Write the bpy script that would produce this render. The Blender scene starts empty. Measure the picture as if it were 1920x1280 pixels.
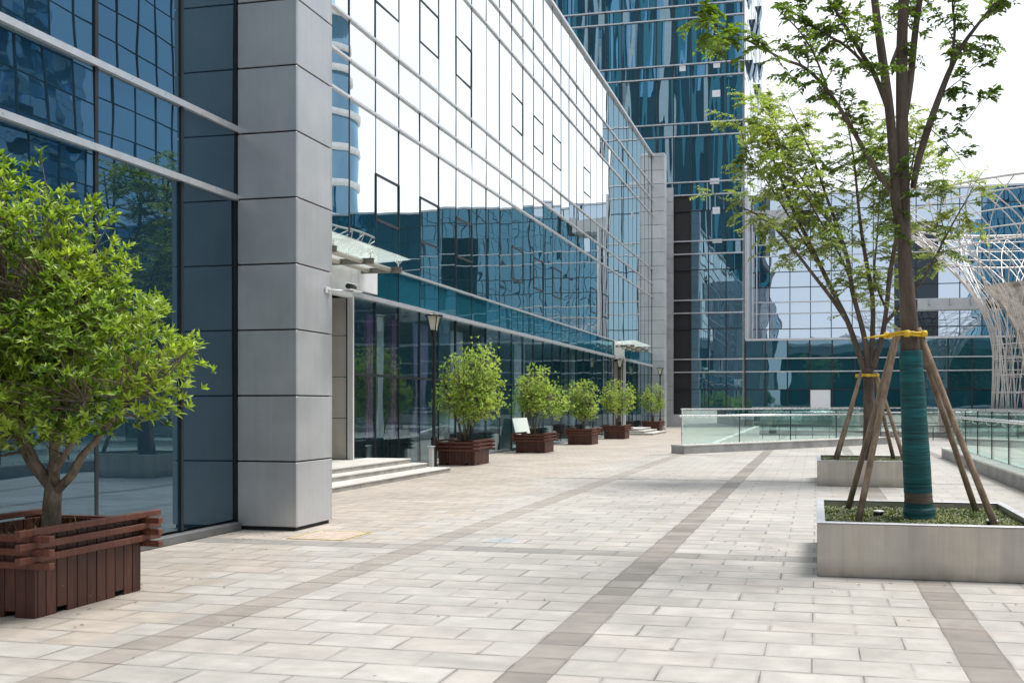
import bpy, math, random
from math import sin, cos, pi, radians, sqrt, atan, atan2, floor
from mathutils import Vector, Matrix, noise

S = bpy.context.scene
COL = S.collection
# ---------------------------------------------------------------- camera
FPX, CXP, HYP, EYE = 1612.0, 1227.0, 760.0, 1.56
YAW = atan(305/1612)
cd = bpy.data.cameras.new('camera'); cam = bpy.data.objects.new('camera', cd); COL.objects.link(cam)
cam.location = (0, 0, EYE); cam.rotation_euler = (pi/2, 0, YAW)
cd.sensor_width = 36; cd.lens = FPX/1920*36
cd.shift_x = -(CXP-960)/1920; cd.shift_y = (HYP-640)/1920
cd.clip_start = 0.05; cd.clip_end = 3000
S.camera = cam
# ---------------------------------------------------------------- sky, sun, exposure
SUN_AZ = radians(60)      # from +Y towards +X
SUN_EL = radians(69)
w = bpy.data.worlds.new('World'); S.world = w; w.use_nodes = True
nt = w.node_tree; nt.nodes.clear()
out = nt.nodes.new('ShaderNodeOutputWorld'); bg = nt.nodes.new('ShaderNodeBackground')
sky = nt.nodes.new('ShaderNodeTexSky'); sky.sky_type = 'NISHITA'; sky.sun_disc = False
sky.sun_elevation = SUN_EL; sky.sun_rotation = SUN_AZ; sky.dust_density = 3.0
mx = nt.nodes.new('ShaderNodeMix'); mx.data_type = 'RGBA'
tc = nt.nodes.new('ShaderNodeTexCoord'); ns = nt.nodes.new('ShaderNodeTexNoise')
ns.inputs['Scale'].default_value = 2.2; ns.inputs['Detail'].default_value = 5
rmp = nt.nodes.new('ShaderNodeMapRange'); rmp.inputs[1].default_value = .35; rmp.inputs[2].default_value = .7
rmp.inputs[3].default_value = .72; rmp.inputs[4].default_value = .97
L = nt.links.new
L(tc.outputs['Generated'], ns.inputs['Vector']); L(ns.outputs['Fac'], rmp.inputs[0]); L(rmp.outputs[0], mx.inputs[0])
L(sky.outputs[0], mx.inputs[6]); mx.inputs[7].default_value = (10.2, 10.5, 10.9, 1)
L(mx.outputs[2], bg.inputs[0]); bg.inputs[1].default_value = 0.113; L(bg.outputs[0], out.inputs[0])
sl = bpy.data.lights.new('sun', 'SUN'); sl.energy = 3.6; sl.angle = radians(20); sl.color = (1, .95, .87)
so = bpy.data.objects.new('sun', sl); COL.objects.link(so)
sd = Vector((sin(SUN_AZ)*cos(SUN_EL), cos(SUN_AZ)*cos(SUN_EL), sin(SUN_EL)))
so.rotation_euler = sd.to_track_quat('Z', 'Y').to_euler()
S.view_settings.view_transform = 'Standard'; S.view_settings.look = 'None'
S.view_settings.exposure = 0.34; S.view_settings.gamma = 1
S.render.engine = 'CYCLES'; S.cycles.max_bounces = 8; S.cycles.transparent_max_bounces = 24

# ---------------------------------------------------------------- helpers
def at(px, py, Y):
    """world point on the vertical plane y=Y seen at a photo pixel"""
    a = (px-CXP)/FPX; b = (HYP-py)/FPX; c, s = cos(YAW), sin(YAW)
    d = Vector((-s+a*c, c+a*s, b)); t = Y/d.y
    return Vector((0, 0, EYE)) + d*t

class MB:
    def __init__(s): s.v = []; s.f = []; s.sm = []
    def add(s, vs, fs, smooth=False):
        o = len(s.v); s.v += [tuple(q) for q in vs]; s.f += [tuple(i+o for i in f) for f in fs]
        s.sm += [smooth]*len(fs); return s
    def box(s, a, b, M=None):
        x0, y0, z0 = a; x1, y1, z1 = b
        vs = [Vector(p) for p in ((x0,y0,z0),(x1,y0,z0),(x1,y1,z0),(x0,y1,z0),(x0,y0,z1),(x1,y0,z1),(x1,y1,z1),(x0,y1,z1))]
        if M: vs = [M @ q for q in vs]
        return s.add(vs, [(0,3,2,1),(4,5,6,7),(0,1,5,4),(1,2,6,5),(2,3,7,6),(3,0,4,7)])
    def cbox(s, a, b, c=.006):
        """box with chamfered edges"""
        x0, y0, z0 = a; x1, y1, z1 = b
        c = min(c, (x1-x0)*.4, (y1-y0)*.4, (z1-z0)*.4)
        vs = []; idx = {}
        for i, X in enumerate((x0, x1)):
            for j, Y in enumerate((y0, y1)):
                for k, Z in enumerate((z0, z1)):
                    sx, sy, sz = (c if not i else -c), (c if not j else -c), (c if not k else -c)
                    idx[i,j,k,'x'] = len(vs); vs.append((X, Y+sy, Z+sz))
                    idx[i,j,k,'y'] = len(vs); vs.append((X+sx, Y, Z+sz))
                    idx[i,j,k,'z'] = len(vs); vs.append((X+sx, Y+sy, Z))
        fs = []
        for i in (0,1):
            q = [idx[i,0,0,'x'], idx[i,1,0,'x'], idx[i,1,1,'x'], idx[i,0,1,'x']]; fs.append(q if i else q[::-1])
            q = [idx[0,i,0,'y'], idx[1,i,0,'y'], idx[1,i,1,'y'], idx[0,i,1,'y']]; fs.append(q[::-1] if i else q)
            q = [idx[0,0,i,'z'], idx[1,0,i,'z'], idx[1,1,i,'z'], idx[0,1,i,'z']]; fs.append(q if i else q[::-1])
        for j in (0,1):
            for k in (0,1):
                q = [idx[0,j,k,'y'], idx[1,j,k,'y'], idx[1,j,k,'z'], idx[0,j,k,'z']]; fs.append(q if j == k else q[::-1])
                q = [idx[j,0,k,'x'], idx[j,1,k,'x'], idx[j,1,k,'z'], idx[j,0,k,'z']]; fs.append(q if j != k else q[::-1])
                q = [idx[j,k,0,'x'], idx[j,k,1,'x'], idx[j,k,1,'y'], idx[j,k,0,'y']]; fs.append(q if j == k else q[::-1])
        for i in (0,1):
            for j in (0,1):
                for k in (0,1):
                    q = [idx[i,j,k,'x'], idx[i,j,k,'y'], idx[i,j,k,'z']]; fs.append(q if (i+j+k) % 2 else q[::-1])
        return s.add(vs, fs)
    def tube(s, pts, rad, n=8, cap=True):
        pts = [Vector(p) for p in pts]
        if not hasattr(rad, '__len__'): rad = [rad]*len(pts)
        vs = []; fs = []; prev = None
        for i, p in enumerate(pts):
            if i == 0: d = pts[1]-p
            elif i == len(pts)-1: d = p-pts[i-1]
            else: d = (pts[i+1]-pts[i-1])
            d.normalize()
            if prev is None:
                a = Vector((0,0,1)) if abs(d.z) < .9 else Vector((1,0,0)); u = d.cross(a).normalized()
            else:
                u = (prev - d*prev.dot(d)); u = u.normalized() if u.length > 1e-6 else d.orthogonal().normalized()
            prev = u; v = d.cross(u)
            for k in range(n):
                t = 2*pi*k/n; vs.append(p + (u*cos(t)+v*sin(t))*rad[i])
        for i in range(len(pts)-1):
            for k in range(n):
                a = i*n+k; b = i*n+(k+1) % n; fs.append((a, b, b+n, a+n))
        s.add(vs, fs, True)
        if cap:
            o = len(s.v)-len(vs)
            s.f += [tuple(o+k for k in reversed(range(n))), tuple(o+(len(pts)-1)*n+k for k in range(n))]; s.sm += [False]*2
        return s
    def lathe(s, prof, c=(0,0,0), n=16, smooth=True):
        vs = []; fs = []
        for r, z in prof:
            for k in range(n):
                t = 2*pi*k/n + pi/n; vs.append((c[0]+r*cos(t), c[1]+r*sin(t), c[2]+z))
        for i in range(len(prof)-1):
            for k in range(n):
                a = i*n+k; b = i*n+(k+1) % n; fs.append((a, b, b+n, a+n))
        fs.append(tuple(reversed(range(n)))); fs.append(tuple((len(prof)-1)*n+k for k in range(n)))
        return s.add(vs, fs, smooth)
    def build(s, name, mat, parent=None, mats=None):
        off = Vector((0,0,0))
        if parent is not None:
            p = parent
            while p is not None: off += p.location; p = p.parent
        me = bpy.data.meshes.new(name)
        me.from_pydata([(q[0]-off.x, q[1]-off.y, q[2]-off.z) for q in s.v], [], s.f)
        me.polygons.foreach_set('use_smooth', s.sm); me.materials.append(mat); me.update()
        o = bpy.data.objects.new(name, me); COL.objects.link(o)
        if parent is not None: o.parent = parent
        return o

def tag(o, label=None, cat=None, group=None, kind=None):
    if label: o['label'] = label
    if cat: o['category'] = cat
    if group: o['group'] = group
    if kind: o['kind'] = kind
    return o
def thing(name, loc, label, cat, group=None):
    o = bpy.data.objects.new(name, None); COL.objects.link(o); o.location = loc; o.empty_display_size = .2
    return tag(o, label, cat, group)
CH = {}
def kids(o): return [c for c in bpy.data.objects if c.parent == o]
def dup(root, loc, label=None, rz=0, scale=None):
    def rec(o, par):
        c = o.copy(); COL.objects.link(c); c.parent = par
        for k in kids(o): rec(k, c)
        return c
    r = rec(root, None); r.location = loc; r.rotation_euler = (0, 0, rz)
    if scale: r.scale = scale
    if label: r['label'] = label
    return r

# ---------------------------------------------------------------- materials
class NT:
    def __init__(s, name):
        s.m = bpy.data.materials.new(name); s.m.use_nodes = True; s.t = s.m.node_tree; s.t.nodes.clear()
        s.out = s.t.nodes.new('ShaderNodeOutputMaterial')
    def n(s, typ, inp=None, **kw):
        q = s.t.nodes.new(typ)
        for k, v in kw.items(): setattr(q, k, v)
        for k, v in (inp or {}).items():
            if isinstance(v, bpy.types.NodeSocket): s.t.links.new(v, q.inputs[k])
            else: q.inputs[k].default_value = v
        return q
    def math(s, op, a, b=0, c=0):
        return s.n('ShaderNodeMath', {0: a, 1: b, 2: c}, operation=op).outputs[0]
    def mix(s, f, a, b, blend='MIX'):
        return s.n('ShaderNodeMix', {0: f, 6: a, 7: b}, data_type='RGBA', blend_type=blend).outputs[2]
    def noise(s, scale, detail=3, vec=None, rough=.5, dist=0):
        d = {'Scale': scale, 'Detail': detail, 'Roughness': rough, 'Distortion': dist}
        if vec is not None: d['Vector'] = vec
        return s.n('ShaderNodeTexNoise', d).outputs['Fac']
    def rng(s, v, a, b, c, d):
        return s.n('ShaderNodeMapRange', {0: v, 1: a, 2: b, 3: c, 4: d}).outputs[0]
    def pos(s): return s.n('ShaderNodeNewGeometry').outputs['Position']
    def obj(s): return s.n('ShaderNodeTexCoord').outputs['Object']
    def orand(s): return s.n('ShaderNodeObjectInfo').outputs['Random']
    def bump(s, h, strength=.3, dist=.01):
        return s.n('ShaderNodeBump', {'Height': h, 'Strength': strength, 'Distance': dist}).outputs[0]
    def pbr(s, **kw):
        d = {k.replace('_', ' '): v for k, v in kw.items()}
        p = s.n('ShaderNodeBsdfPrincipled', d); s.t.links.new(p.outputs[0], s.out.inputs[0]); return p
    def surf(s, o): s.t.links.new(o, s.out.inputs[0])
def c4(c): return (c[0], c[1], c[2], 1)

def mat_simple(name, col, rough=.5, metal=0, var=.12, nscale=6, bump=0, bscale=40, spec=.5):
    t = NT(name); p = t.pos()
    n1 = t.noise(nscale, 4, p); f = t.rng(n1, .3, .7, 1-var, 1+var)
    c = t.n('ShaderNodeVectorMath', {0: col, 'Scale': f}, operation='SCALE').outputs[0]
    kw = dict(Base_Color=c, Roughness=t.rng(t.noise(nscale*2.3, 3, p), .3, .7, max(.02, rough-.08), rough+.08), Metallic=metal)
    kw['Specular_IOR_Level'] = spec
    if bump: kw['Normal'] = t.bump(t.noise(bscale, 4, p), bump, .01)
    t.pbr(**kw); return t.m

def mat_glass(name, base, tint, f0, wav=.35, wscale=.9, trans=None, vert=1.0, rough=.0, pw=3.2):
    """reflective coated glazing; each pane carries its own random phase of roller-wave distortion"""
    t = NT(name); p = t.pos(); r = t.orand()
    off = t.n('ShaderNodeCombineXYZ', {0: t.math('MULTIPLY', r, 37.1), 1: t.math('MULTIPLY', r, 91.7), 2: t.math('MULTIPLY', r, 13.3)}).outputs[0]
    q = t.n('ShaderNodeVectorMath', {0: p, 1: off}, operation='ADD').outputs[0]
    q = t.n('ShaderNodeVectorMath', {0: q, 1: (1, 1, vert)}, operation='MULTIPLY').outputs[0]
    h = t.n('ShaderNodeTexNoise', {'Scale': wscale, 'Detail': 1.2, 'Roughness': .35, 'Vector': q}).outputs['Fac']
    nrm = t.bump(h, wav, .05)
    facing = t.n('ShaderNodeLayerWeight', {'Blend': .5}).outputs['Facing']
    fr = t.math('POWER', facing, pw)
    fac = t.math('MULTIPLY_ADD', fr, 1-f0, f0)
    gl = t.n('ShaderNodeBsdfGlossy', {'Color': c4(tint), 'Roughness': rough, 'Normal': nrm}).outputs[0]
    bc = t.mix(r, c4(base), c4([x*1.7 for x in base]))
    df = t.n('ShaderNodeBsdfDiffuse', {'Color': bc}).outputs[0]
    if trans:
        tr = t.n('ShaderNodeBsdfTransparent', {'Color': c4(trans)}).outputs[0]
        df = t.n('ShaderNodeMixShader', {0: .9, 1: df, 2: tr}).outputs[0]
    t.surf(t.n('ShaderNodeMixShader', {0: fac, 1: df, 2: gl}).outputs[0]); return t.m

def mat_clearglass(name, tr=(.84, .95, .93), f0=.22):
    t = NT(name)
    facing = t.n('ShaderNodeLayerWeight', {'Blend': .5}).outputs['Facing']
    fac = t.math('MULTIPLY_ADD', t.math('POWER', facing, 4), 1-f0, f0)
    gl = t.n('ShaderNodeBsdfGlossy', {'Color': (.9, 1, .98, 1), 'Roughness': .01}).outputs[0]
    trn = t.n('ShaderNodeBsdfTransparent', {'Color': c4(tr)}).outputs[0]
    t.surf(t.n('ShaderNodeMixShader', {0: fac, 1: trn, 2: gl}).outputs[0]); return t.m

def mat_panel(name, col, rough=.42, metal=.35):
    t = NT(name); p = t.pos(); r = t.orand()
    n = t.noise(1.4, 4, p, .6)
    z = t.n('ShaderNodeVectorMath', {0: p, 1: (9, 9, .5)}, operation='MULTIPLY').outputs[0]
    st = t.noise(1.5, 3, z)
    f = t.math('MULTIPLY', t.rng(n, .3, .7, .9, 1.08), t.math('MULTIPLY', t.rng(st, .35, .7, 1.015, .97), t.rng(r, 0, 1, .94, 1.06)))
    c = t.n('ShaderNodeVectorMath', {0: col, 'Scale': f}, operation='SCALE').outputs[0]
    t.pbr(Base_Color=c, Roughness=t.rng(n, .3, .7, rough-.06, rough+.08), Metallic=metal, Normal=t.bump(t.noise(1.1, 1, p), .12, .03)); return t.m

def mat_leaf(name, cols, trans=.35, rough=.38):
    t = NT(name); g = t.n('ShaderNodeNewGeometry'); r = g.outputs['Random Per Island']
    cr = t.n('ShaderNodeValToRGB', {0: r}); e = cr.color_ramp
    e.elements[0].color = c4(cols[0]); e.elements[1].color = c4(cols[-1])
    for i, c in enumerate(cols[1:-1]):
        x = e.elements.new((i+1)/(len(cols)-1)); x.color = c4(c)
    big = t.noise(1.6, 2, g.outputs['Position'])
    c = t.mix(t.rng(big, .4, .65, 0, .55), cr.outputs[0], c4([cols[-1][0]*1.25, cols[-1][1]*1.1, cols[-1][2]*.8]))
    p = t.n('ShaderNodeBsdfPrincipled', {'Base Color': c, 'Roughness': rough, 'Specular IOR Level': .5})
    tr = t.n('ShaderNodeBsdfTranslucent', {'Color': t.mix(1, c, (1.5, 1.7, .5, 1), 'MULTIPLY')})
    t.surf(t.n('ShaderNodeMixShader', {0: trans, 1: p.outputs[0], 2: tr.outputs[0]}).outputs[0]); return t.m

def mat_bark(name, a, b, scale=9):
    t = NT(name); p = t.pos()
    q = t.n('ShaderNodeVectorMath', {0: p, 1: (1, 1, .35)}, operation='MULTIPLY').outputs[0]
    n = t.noise(scale, 6, q, .65); n2 = t.noise(scale*5, 4, q, .7)
    c = t.mix(t.rng(n, .35, .65, 0, 1), c4(a), c4(b))
    c = t.mix(t.rng(n2, .5, .75, 0, .5), c, c4([x*.45 for x in a]))
    t.pbr(Base_Color=c, Roughness=.85, Normal=t.bump(n2, .6, .012)); return t.m

def mat_paving():
    t = NT('granite_paving'); P = t.pos()
    sp = t.n('ShaderNodeSeparateXYZ', {0: P}); X, Y = sp.outputs[0], sp.outputs[1]
    M = t.math
    row = M('FLOOR', M('DIVIDE', Y, .3)); fy = M('SUBTRACT', M('DIVIDE', Y, .3), row)
    xs = M('DIVIDE', M('SUBTRACT', X, .85), 2.65); cell = M('FLOOR', xs)
    xm = M('MULTIPLY', M('SUBTRACT', xs, cell), 2.65)
    right = M('GREATER_THAN', X, -4.452)
    band = M('MULTIPLY', M('LESS_THAN', xm, .3), right)
    # tile coordinate across
    odd = M('MULTIPLY', M('FLOORED_MODULO', row, 2), .5)
    u1 = M('ADD', M('DIVIDE', M('SUBTRACT', xm, .3), .5875), odd)
    u2 = M('ADD', M('DIVIDE', M('ADD', X, 4.452), .5875), odd)
    u = M('ADD', M('MULTIPLY', u1, right), M('MULTIPLY', u2, M('SUBTRACT', 1, right)))
    cidx = M('FLOOR', u); fx = M('SUBTRACT', u, cidx)
    cid = M('ADD', cidx, M('MULTIPLY', cell, 17))
    cid = M('ADD', M('MULTIPLY', cid, M('SUBTRACT', 1, band)), M('MULTIPLY', band, M('MULTIPLY', cell, 31)))
    bx = M('DIVIDE', xm, .3)
    fxx = M('ADD', M('MULTIPLY', fx, M('SUBTRACT', 1, band)), M('MULTIPLY', bx, band))
    wid = M('ADD', M('MULTIPLY', M('SUBTRACT', 1, band), .5875), M('MULTIPLY', band, .3))
    dx = M('MULTIPLY', M('MINIMUM', fxx, M('SUBTRACT', 1, fxx)), wid)
    dy = M('MULTIPLY', M('MINIMUM', fy, M('SUBTRACT', 1, fy)), .3)
    # cross bands every nine metres
    yc = M('FLOORED_MODULO', M('SUBTRACT', Y, 8.7), 9.0)
    cross = M('LESS_THAN', yc, .3)
    vec = t.n('ShaderNodeCombineXYZ', {0: cid, 1: row, 2: band}).outputs[0]
    wn = t.n('ShaderNodeTexWhiteNoise', {'Vector': vec}, noise_dimensions='3D'); r = wn.outputs['Value']; rc = wn.outputs['Color']
    rs = t.n('ShaderNodeSeparateColor', {0: rc})
    jn = t.noise(2.2, 3, P)
    # joints: width wanders, some joints filled with pale dust
    jw = M('MULTIPLY_ADD', t.rng(t.noise(5, 4, P, .6), .3, .7, 0, 1), .005, .0022)
    d = M('MINIMUM', dx, dy)
    joint = M('LESS_THAN', d, jw)
    fill = t.rng(jn, .36, .60, 1, .12)
    joint = M('MULTIPLY', joint, fill)
    edge = t.rng(d, 0, .03, .4, 0)
    base = t.mix(rs.outputs[0], (.395, .378, .355, 1), (.46, .442, .418, 1))
    base = t.mix(M('MULTIPLY', M('GREATER_THAN', rs.outputs[1], .8), .4), base, (.45, .41, .38, 1))
    dark = t.mix(rs.outputs[1], (.225, .205, .185, 1), (.31, .285, .26, 1))
    dark = t.mix(M('MULTIPLY', M('LESS_THAN', X, -3), .55), dark, (.42, .385, .35, 1))
    dark2 = t.mix(rs.outputs[2], (.25, .24, .228, 1), (.35, .335, .315, 1))
    # warm unwashed tiles near the facade, ragged tile-wise border
    tcx = M('ADD', M('MULTIPLY', M('SUBTRACT', r, .5), 1.1), M('MULTIPLY', M('SUBTRACT', t.noise(.35, 2, t.n('ShaderNodeCombineXYZ', {0: cid, 1: M('MULTIPLY', row, .6), 2: 0.0}).outputs[0]), .5), 2.6))
    warm = M('LESS_THAN', M('ADD', X, tcx), -5.35)
    base = t.mix(M('MULTIPLY', warm, .7), base, t.mix(rs.outputs[2], (.41, .355, .305, 1), (.47, .415, .365, 1)))
    col = t.mix(M('MULTIPLY', cross, M('SUBTRACT', 1, M('MULTIPLY', warm, M('GREATER_THAN', Y, 12)))), base, dark2)
    col = t.mix(band, col, dark)
    # stains, grain, wear
    big = t.noise(.55, 5, P, .6); mid = t.noise(3.1, 6, P, .7, .4); gr = t.noise(160, 2, P)
    sx = t.n('ShaderNodeVectorMath', {0: P, 1: (.8, 3.6, 1)}, operation='MULTIPLY').outputs[0]
    smear = t.noise(1.6, 5, sx, .65, .3)
    f = M('MULTIPLY', t.rng(big, .3, .7, .86, 1.12), t.rng(mid, .3, .75, .80, 1.08))
    f = M('MULTIPLY', f, t.rng(smear, .35, .7, .92, 1.08))
    f = M('MULTIPLY', f, t.rng(gr, .2, .8, .9, 1.1))
    f = M('MULTIPLY', f, M('SUBTRACT', 1, M('MULTIPLY', edge, t.rng(mid, .4, .6, 0, 1))))
    rust = t.rng(t.noise(.9, 5, P, .7), .60, .74, 0, .38)
    col = t.mix(rust, col, (.46, .34, .24, 1))
    col = t.n('ShaderNodeVectorMath', {0: col, 'Scale': f}, operation='SCALE').outputs[0]
    spots = t.n('ShaderNodeTexVoronoi', {'Vector': P, 'Scale': 1.7}).outputs['Distance']
    sm = M('MULTIPLY', M('LESS_THAN', spots, .03), .6)
    col = t.mix(sm, col, (.12, .11, .1, 1))
    col = t.mix(M('MULTIPLY', joint, .85), col, (.09, .077, .065, 1))
    h = M('ADD', M('MULTIPLY', M('SUBTRACT', 1, joint), 1.0), M('ADD', M('MULTIPLY', r, .35), M('MULTIPLY', gr, .12)))
    t.pbr(Base_Color=col, Roughness=t.rng(mid, .3, .7, .42, .62), Specular_IOR_Level=.5, Normal=t.bump(h, .35, .004)); return t.m

GREY = mat_panel('aluminium_cladding', (.53, .54, .56), .40, .5)
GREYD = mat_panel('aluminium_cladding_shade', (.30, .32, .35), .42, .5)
BEIGE = mat_panel('beige_cladding', (.55, .52, .46), .5, .1)
WHITEP = mat_panel('pale_cladding', (.66, .67, .68), .5, .1)
SILL = mat_simple('grey_sill', (.12, .125, .13), .5, 0, .25, 3)
DARKJ = mat_simple('dark_joint', (.015, .016, .018), .6)
SILVER = mat_simple('silver_bar', (.62, .63, .66), .35, .55, .08)
DARKM = mat_simple('dark_mullion', (.022, .028, .035), .45, .2)
BLACK = mat_simple('black_paint', (.012, .013, .015), .35, .1, .2)
STEEL = mat_simple('stainless_steel', (.80, .81, .81), .28, .7, .05, 3)
G_LONG = mat_glass('glazing_blue', (.008, .06, .085), (.97, 1.0, 1.0), .72, .07, .6)
G_SPAN = mat_glass('glazing_spandrel', (.01, .07, .10), (.55, .80, .90), .22, .08, .7)
G_GRND = mat_glass('glazing_clear', (.01, .04, .05), (.75, .92, 1.0), .11, .06, .7, (.86, .95, .96), pw=4.6)
G_NEAR = mat_glass('glazing_navy', (.006, .018, .03), (.60, .82, 1.0), .21, .16, .55)
G_TOWER = mat_glass('glazing_tower', (.014, .06, .09), (.58, .82, .98), .36, .22, .9, None, .12)
G_TSIDE = mat_glass('glazing_tower_side', (.02, .06, .08), (.95, 1, 1), .55, .12, .7)
G_WING = mat_glass('glazing_wing', (.02, .06, .10), (.74, .86, 1.0), .52, .28, .45)
G_POD = mat_glass('glazing_podium', (.010, .054, .072), (.48, .74, .92), .22, .2, .5)
G_FAR = mat_glass('glazing_far', (.01, .05, .09), (.45, .74, 1.0), .62, .3, .5)
G_RIGHT = mat_glass('glazing_right', (.01, .04, .07), (.45, .72, .98), .30, .3, .5)
G_TEAL = mat_glass('glazing_teal', (.02, .11, .14), (.5, .8, .9), .12, .2, .5)
G_DARK = mat_glass('glazing_dark', (.006, .010, .013), (.4, .5, .6), .07, .1, .6)
CLEAR = mat_clearglass('clear_green_glass')
FROST = mat_simple('frosted_glass', (.72, .80, .78), .15, 0, .04)
CONC = mat_simple('concrete', (.42, .41, .39), .8, 0, .2, 1.5, .3, 60)
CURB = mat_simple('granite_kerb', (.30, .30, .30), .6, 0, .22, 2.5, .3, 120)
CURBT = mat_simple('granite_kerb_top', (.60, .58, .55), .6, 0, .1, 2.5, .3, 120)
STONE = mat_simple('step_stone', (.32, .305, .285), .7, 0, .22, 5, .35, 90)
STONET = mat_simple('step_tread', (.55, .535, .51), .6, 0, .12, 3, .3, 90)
BARK1 = mat_bark('smooth_bark', (.075, .055, .045), (.15, .115, .095), 6)
BARK2 = mat_bark('shrub_bark', (.10, .075, .055), (.25, .20, .155), 22)
POLE = mat_bark('stake_wood', (.17, .115, .075), (.36, .27, .20), 12)
SOIL = mat_simple('soil', (.06, .045, .03), .95, 0, .4, 12, .8, 50)
L_NEAR = mat_leaf('leaf_osmanthus', [(.024, .058, .012), (.075, .15, .018), (.19, .31, .035), (.42, .54, .12)], .36)
L_POT = mat_leaf('leaf_potted', [(.06, .12, .025), (.13, .23, .04), (.29, .42, .10), (.52, .62, .26)], .38)
L_T1 = mat_leaf('leaf_zelkova_near', [(.04, .07, .018), (.075, .13, .022), (.15, .24, .03)], .45)
L_T2 = mat_leaf('leaf_zelkova', [(.09, .15, .035), (.20, .27, .085), (.36, .42, .18)], .42)
L_GC = mat_leaf('leaf_groundcover', [(.025, .045, .015), (.06, .10, .025), (.19, .22, .11)], .2)
L_BG = mat_leaf('leaf_background', [(.015, .035, .01), (.03, .06, .015), (.05, .09, .02)], .2)

# ---------------------------------------------------------------- ground
def sheet(name, x0, x1, y0, y1, z, mat):
    m = MB(); m.add([(x0,y0,z),(x1,y0,z),(x1,y1,z),(x0,y1,z)], [(0,1,2,3)])
    return tag(m.build(name, mat), kind='structure')
sheet('ground', -900, 900, -900, 900, -.06, CONC)
g = MB(); g.box((-60, -70, -.05), (70, 200, 0)); tag(g.build('plaza', mat_paving()), kind='structure')

# ---------------------------------------------------------------- curtain wall
rnd = random.Random(5)
def curtain(b, O, U, N, us, zs, glass, big=None, bars=(), thin=(), tilt=.0016, gap=.02, barw=.07, barp=.09, mulw=.05, mulp=.035, count=[0], maxn=100, barmat=None):
    """panes between us (m along U from O) and zs; glass(ui, zi) -> material"""
    O, U, N = Vector(O), Vector(U), Vector(N); Zv = Vector((0,0,1))
    rest = {}
    P = lambda u, z, n: O + U*u + Zv*z + N*n
    def pbox(m, u0, u1, z0, z1, n0, n1, tw=None):
        tw = tw or (0, 0, 0, 0)
        fr = [P(u0, z0, n1+tw[0]), P(u1, z0, n1+tw[1]), P(u1, z1, n1+tw[2]), P(u0, z1, n1+tw[3])]
        bk = [P(u0, z0, n0), P(u1, z0, n0), P(u1, z1, n0), P(u0, z1, n0)]
        fs = [(0,1,2,3), (7,6,5,4), (0,4,5,1), (1,5,6,2), (2,6,7,3), (3,7,4,0)]
        if U.cross(Zv).dot(N) < 0: fs = [f[::-1] for f in fs]
        m.add(fr+bk, fs)
    n = 0
    cells = []
    for i in range(len(us)-1):
        for j in range(len(zs)-1):
            mt = glass(i, j)
            if mt is None: continue
            c = P((us[i]+us[i+1])/2, (zs[j]+zs[j+1])/2, 0) - Vector((0,0,EYE))
            area = (us[i+1]-us[i])*(zs[j+1]-zs[j])/max(c.length, 1)**2
            cells.append((area, i, j, mt))
    cells.sort(key=lambda q: -q[0])
    for k, (a, i, j, mt) in enumerate(cells):
        tw = [rnd.uniform(-1, 1)*tilt*4 for _ in range(4)]
        s_ = rnd.uniform(-1, 1)*tilt*6; tw = [tw[0]+s_, tw[0]+tw[1]-s_, -tw[0]-s_, -tw[0]-tw[1]+s_]
        if k < maxn: m = MB()
        else: m = rest.setdefault(mt.name, (MB(), mt))[0]
        pbox(m, us[i]+gap/2, us[i+1]-gap/2, zs[j]+gap/2, zs[j+1]-gap/2, -.03, 0, tw)
        if k < maxn: m.build('glass_panel', mt, b)
    for nm, (m, mt) in rest.items(): tag(m.build('glass_panel', mt, b), kind='stuff')
    if mulw:
        for u in us:
            m = MB(); pbox(m, u-mulw/2, u+mulw/2, zs[0], zs[-1], -.06, mulp); m.build('mullion', DARKM, b)
    for z in thin:
        m = MB(); pbox(m, us[0], us[-1], z-.03, z+.03, -.055, mulp-.006); m.build('transom', DARKM, b)
    for z in bars:
        m = MB(); pbox(m, us[0], us[-1], z-barw/2, z+barw/2, -.05, barp); m.build('transom', barmat or SILVER, b)
    return pbox

def frames(b, pbox, u0, u1, z0, z1, w=.045, p=.03):
    m = MB()
    pbox(m, u0, u1, z0-w/2, z0+w/2, 0, p); pbox(m, u0, u1, z1-w/2, z1+w/2, 0, p)
    pbox(m, u0-.01, u0+w*.55, z0+w/2, z1-w/2, 0, p-.003); pbox(m, u1-w*.55, u1+.01, z0+w/2, z1-w/2, 0, p-.003)
    m.build('window_frame', DARKM, b)

def pillar(b, x0, x1, y0, y1, zs, mat, name='cladding_panel'):
    """clad pillar: dark core, one panel per course and face"""
    m = MB(); m.box((x0+.03, y0+.03, 0), (x1-.03, y1-.03, zs[-1]-.02)); m.build('core', DARKJ, b)
    for a, c in zip(zs[:-1], zs[1:]):
        m = MB(); z0, z1 = a+.010, c-.010
        m.cbox((x0, y0, z0), (x1, y0+.028, z1), .007)
        m.cbox((x1-.028, y0+.0285, z0), (x1, y1-.0285, z1), .004)
        m.cbox((x0, y1-.028, z0), (x1, y1, z1), .004)
        m.cbox((x0, y0+.0285, z0), (x0+.028, y1-.0285, z1), .004)
        m.build(name, mat, b)
    m = MB(); m.box((x0+.01, y0+.01, zs[-1]-.02), (x1-.01, y1-.01, zs[-1]+.02)); m.build('pillar_cap', SILVER, b)

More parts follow.
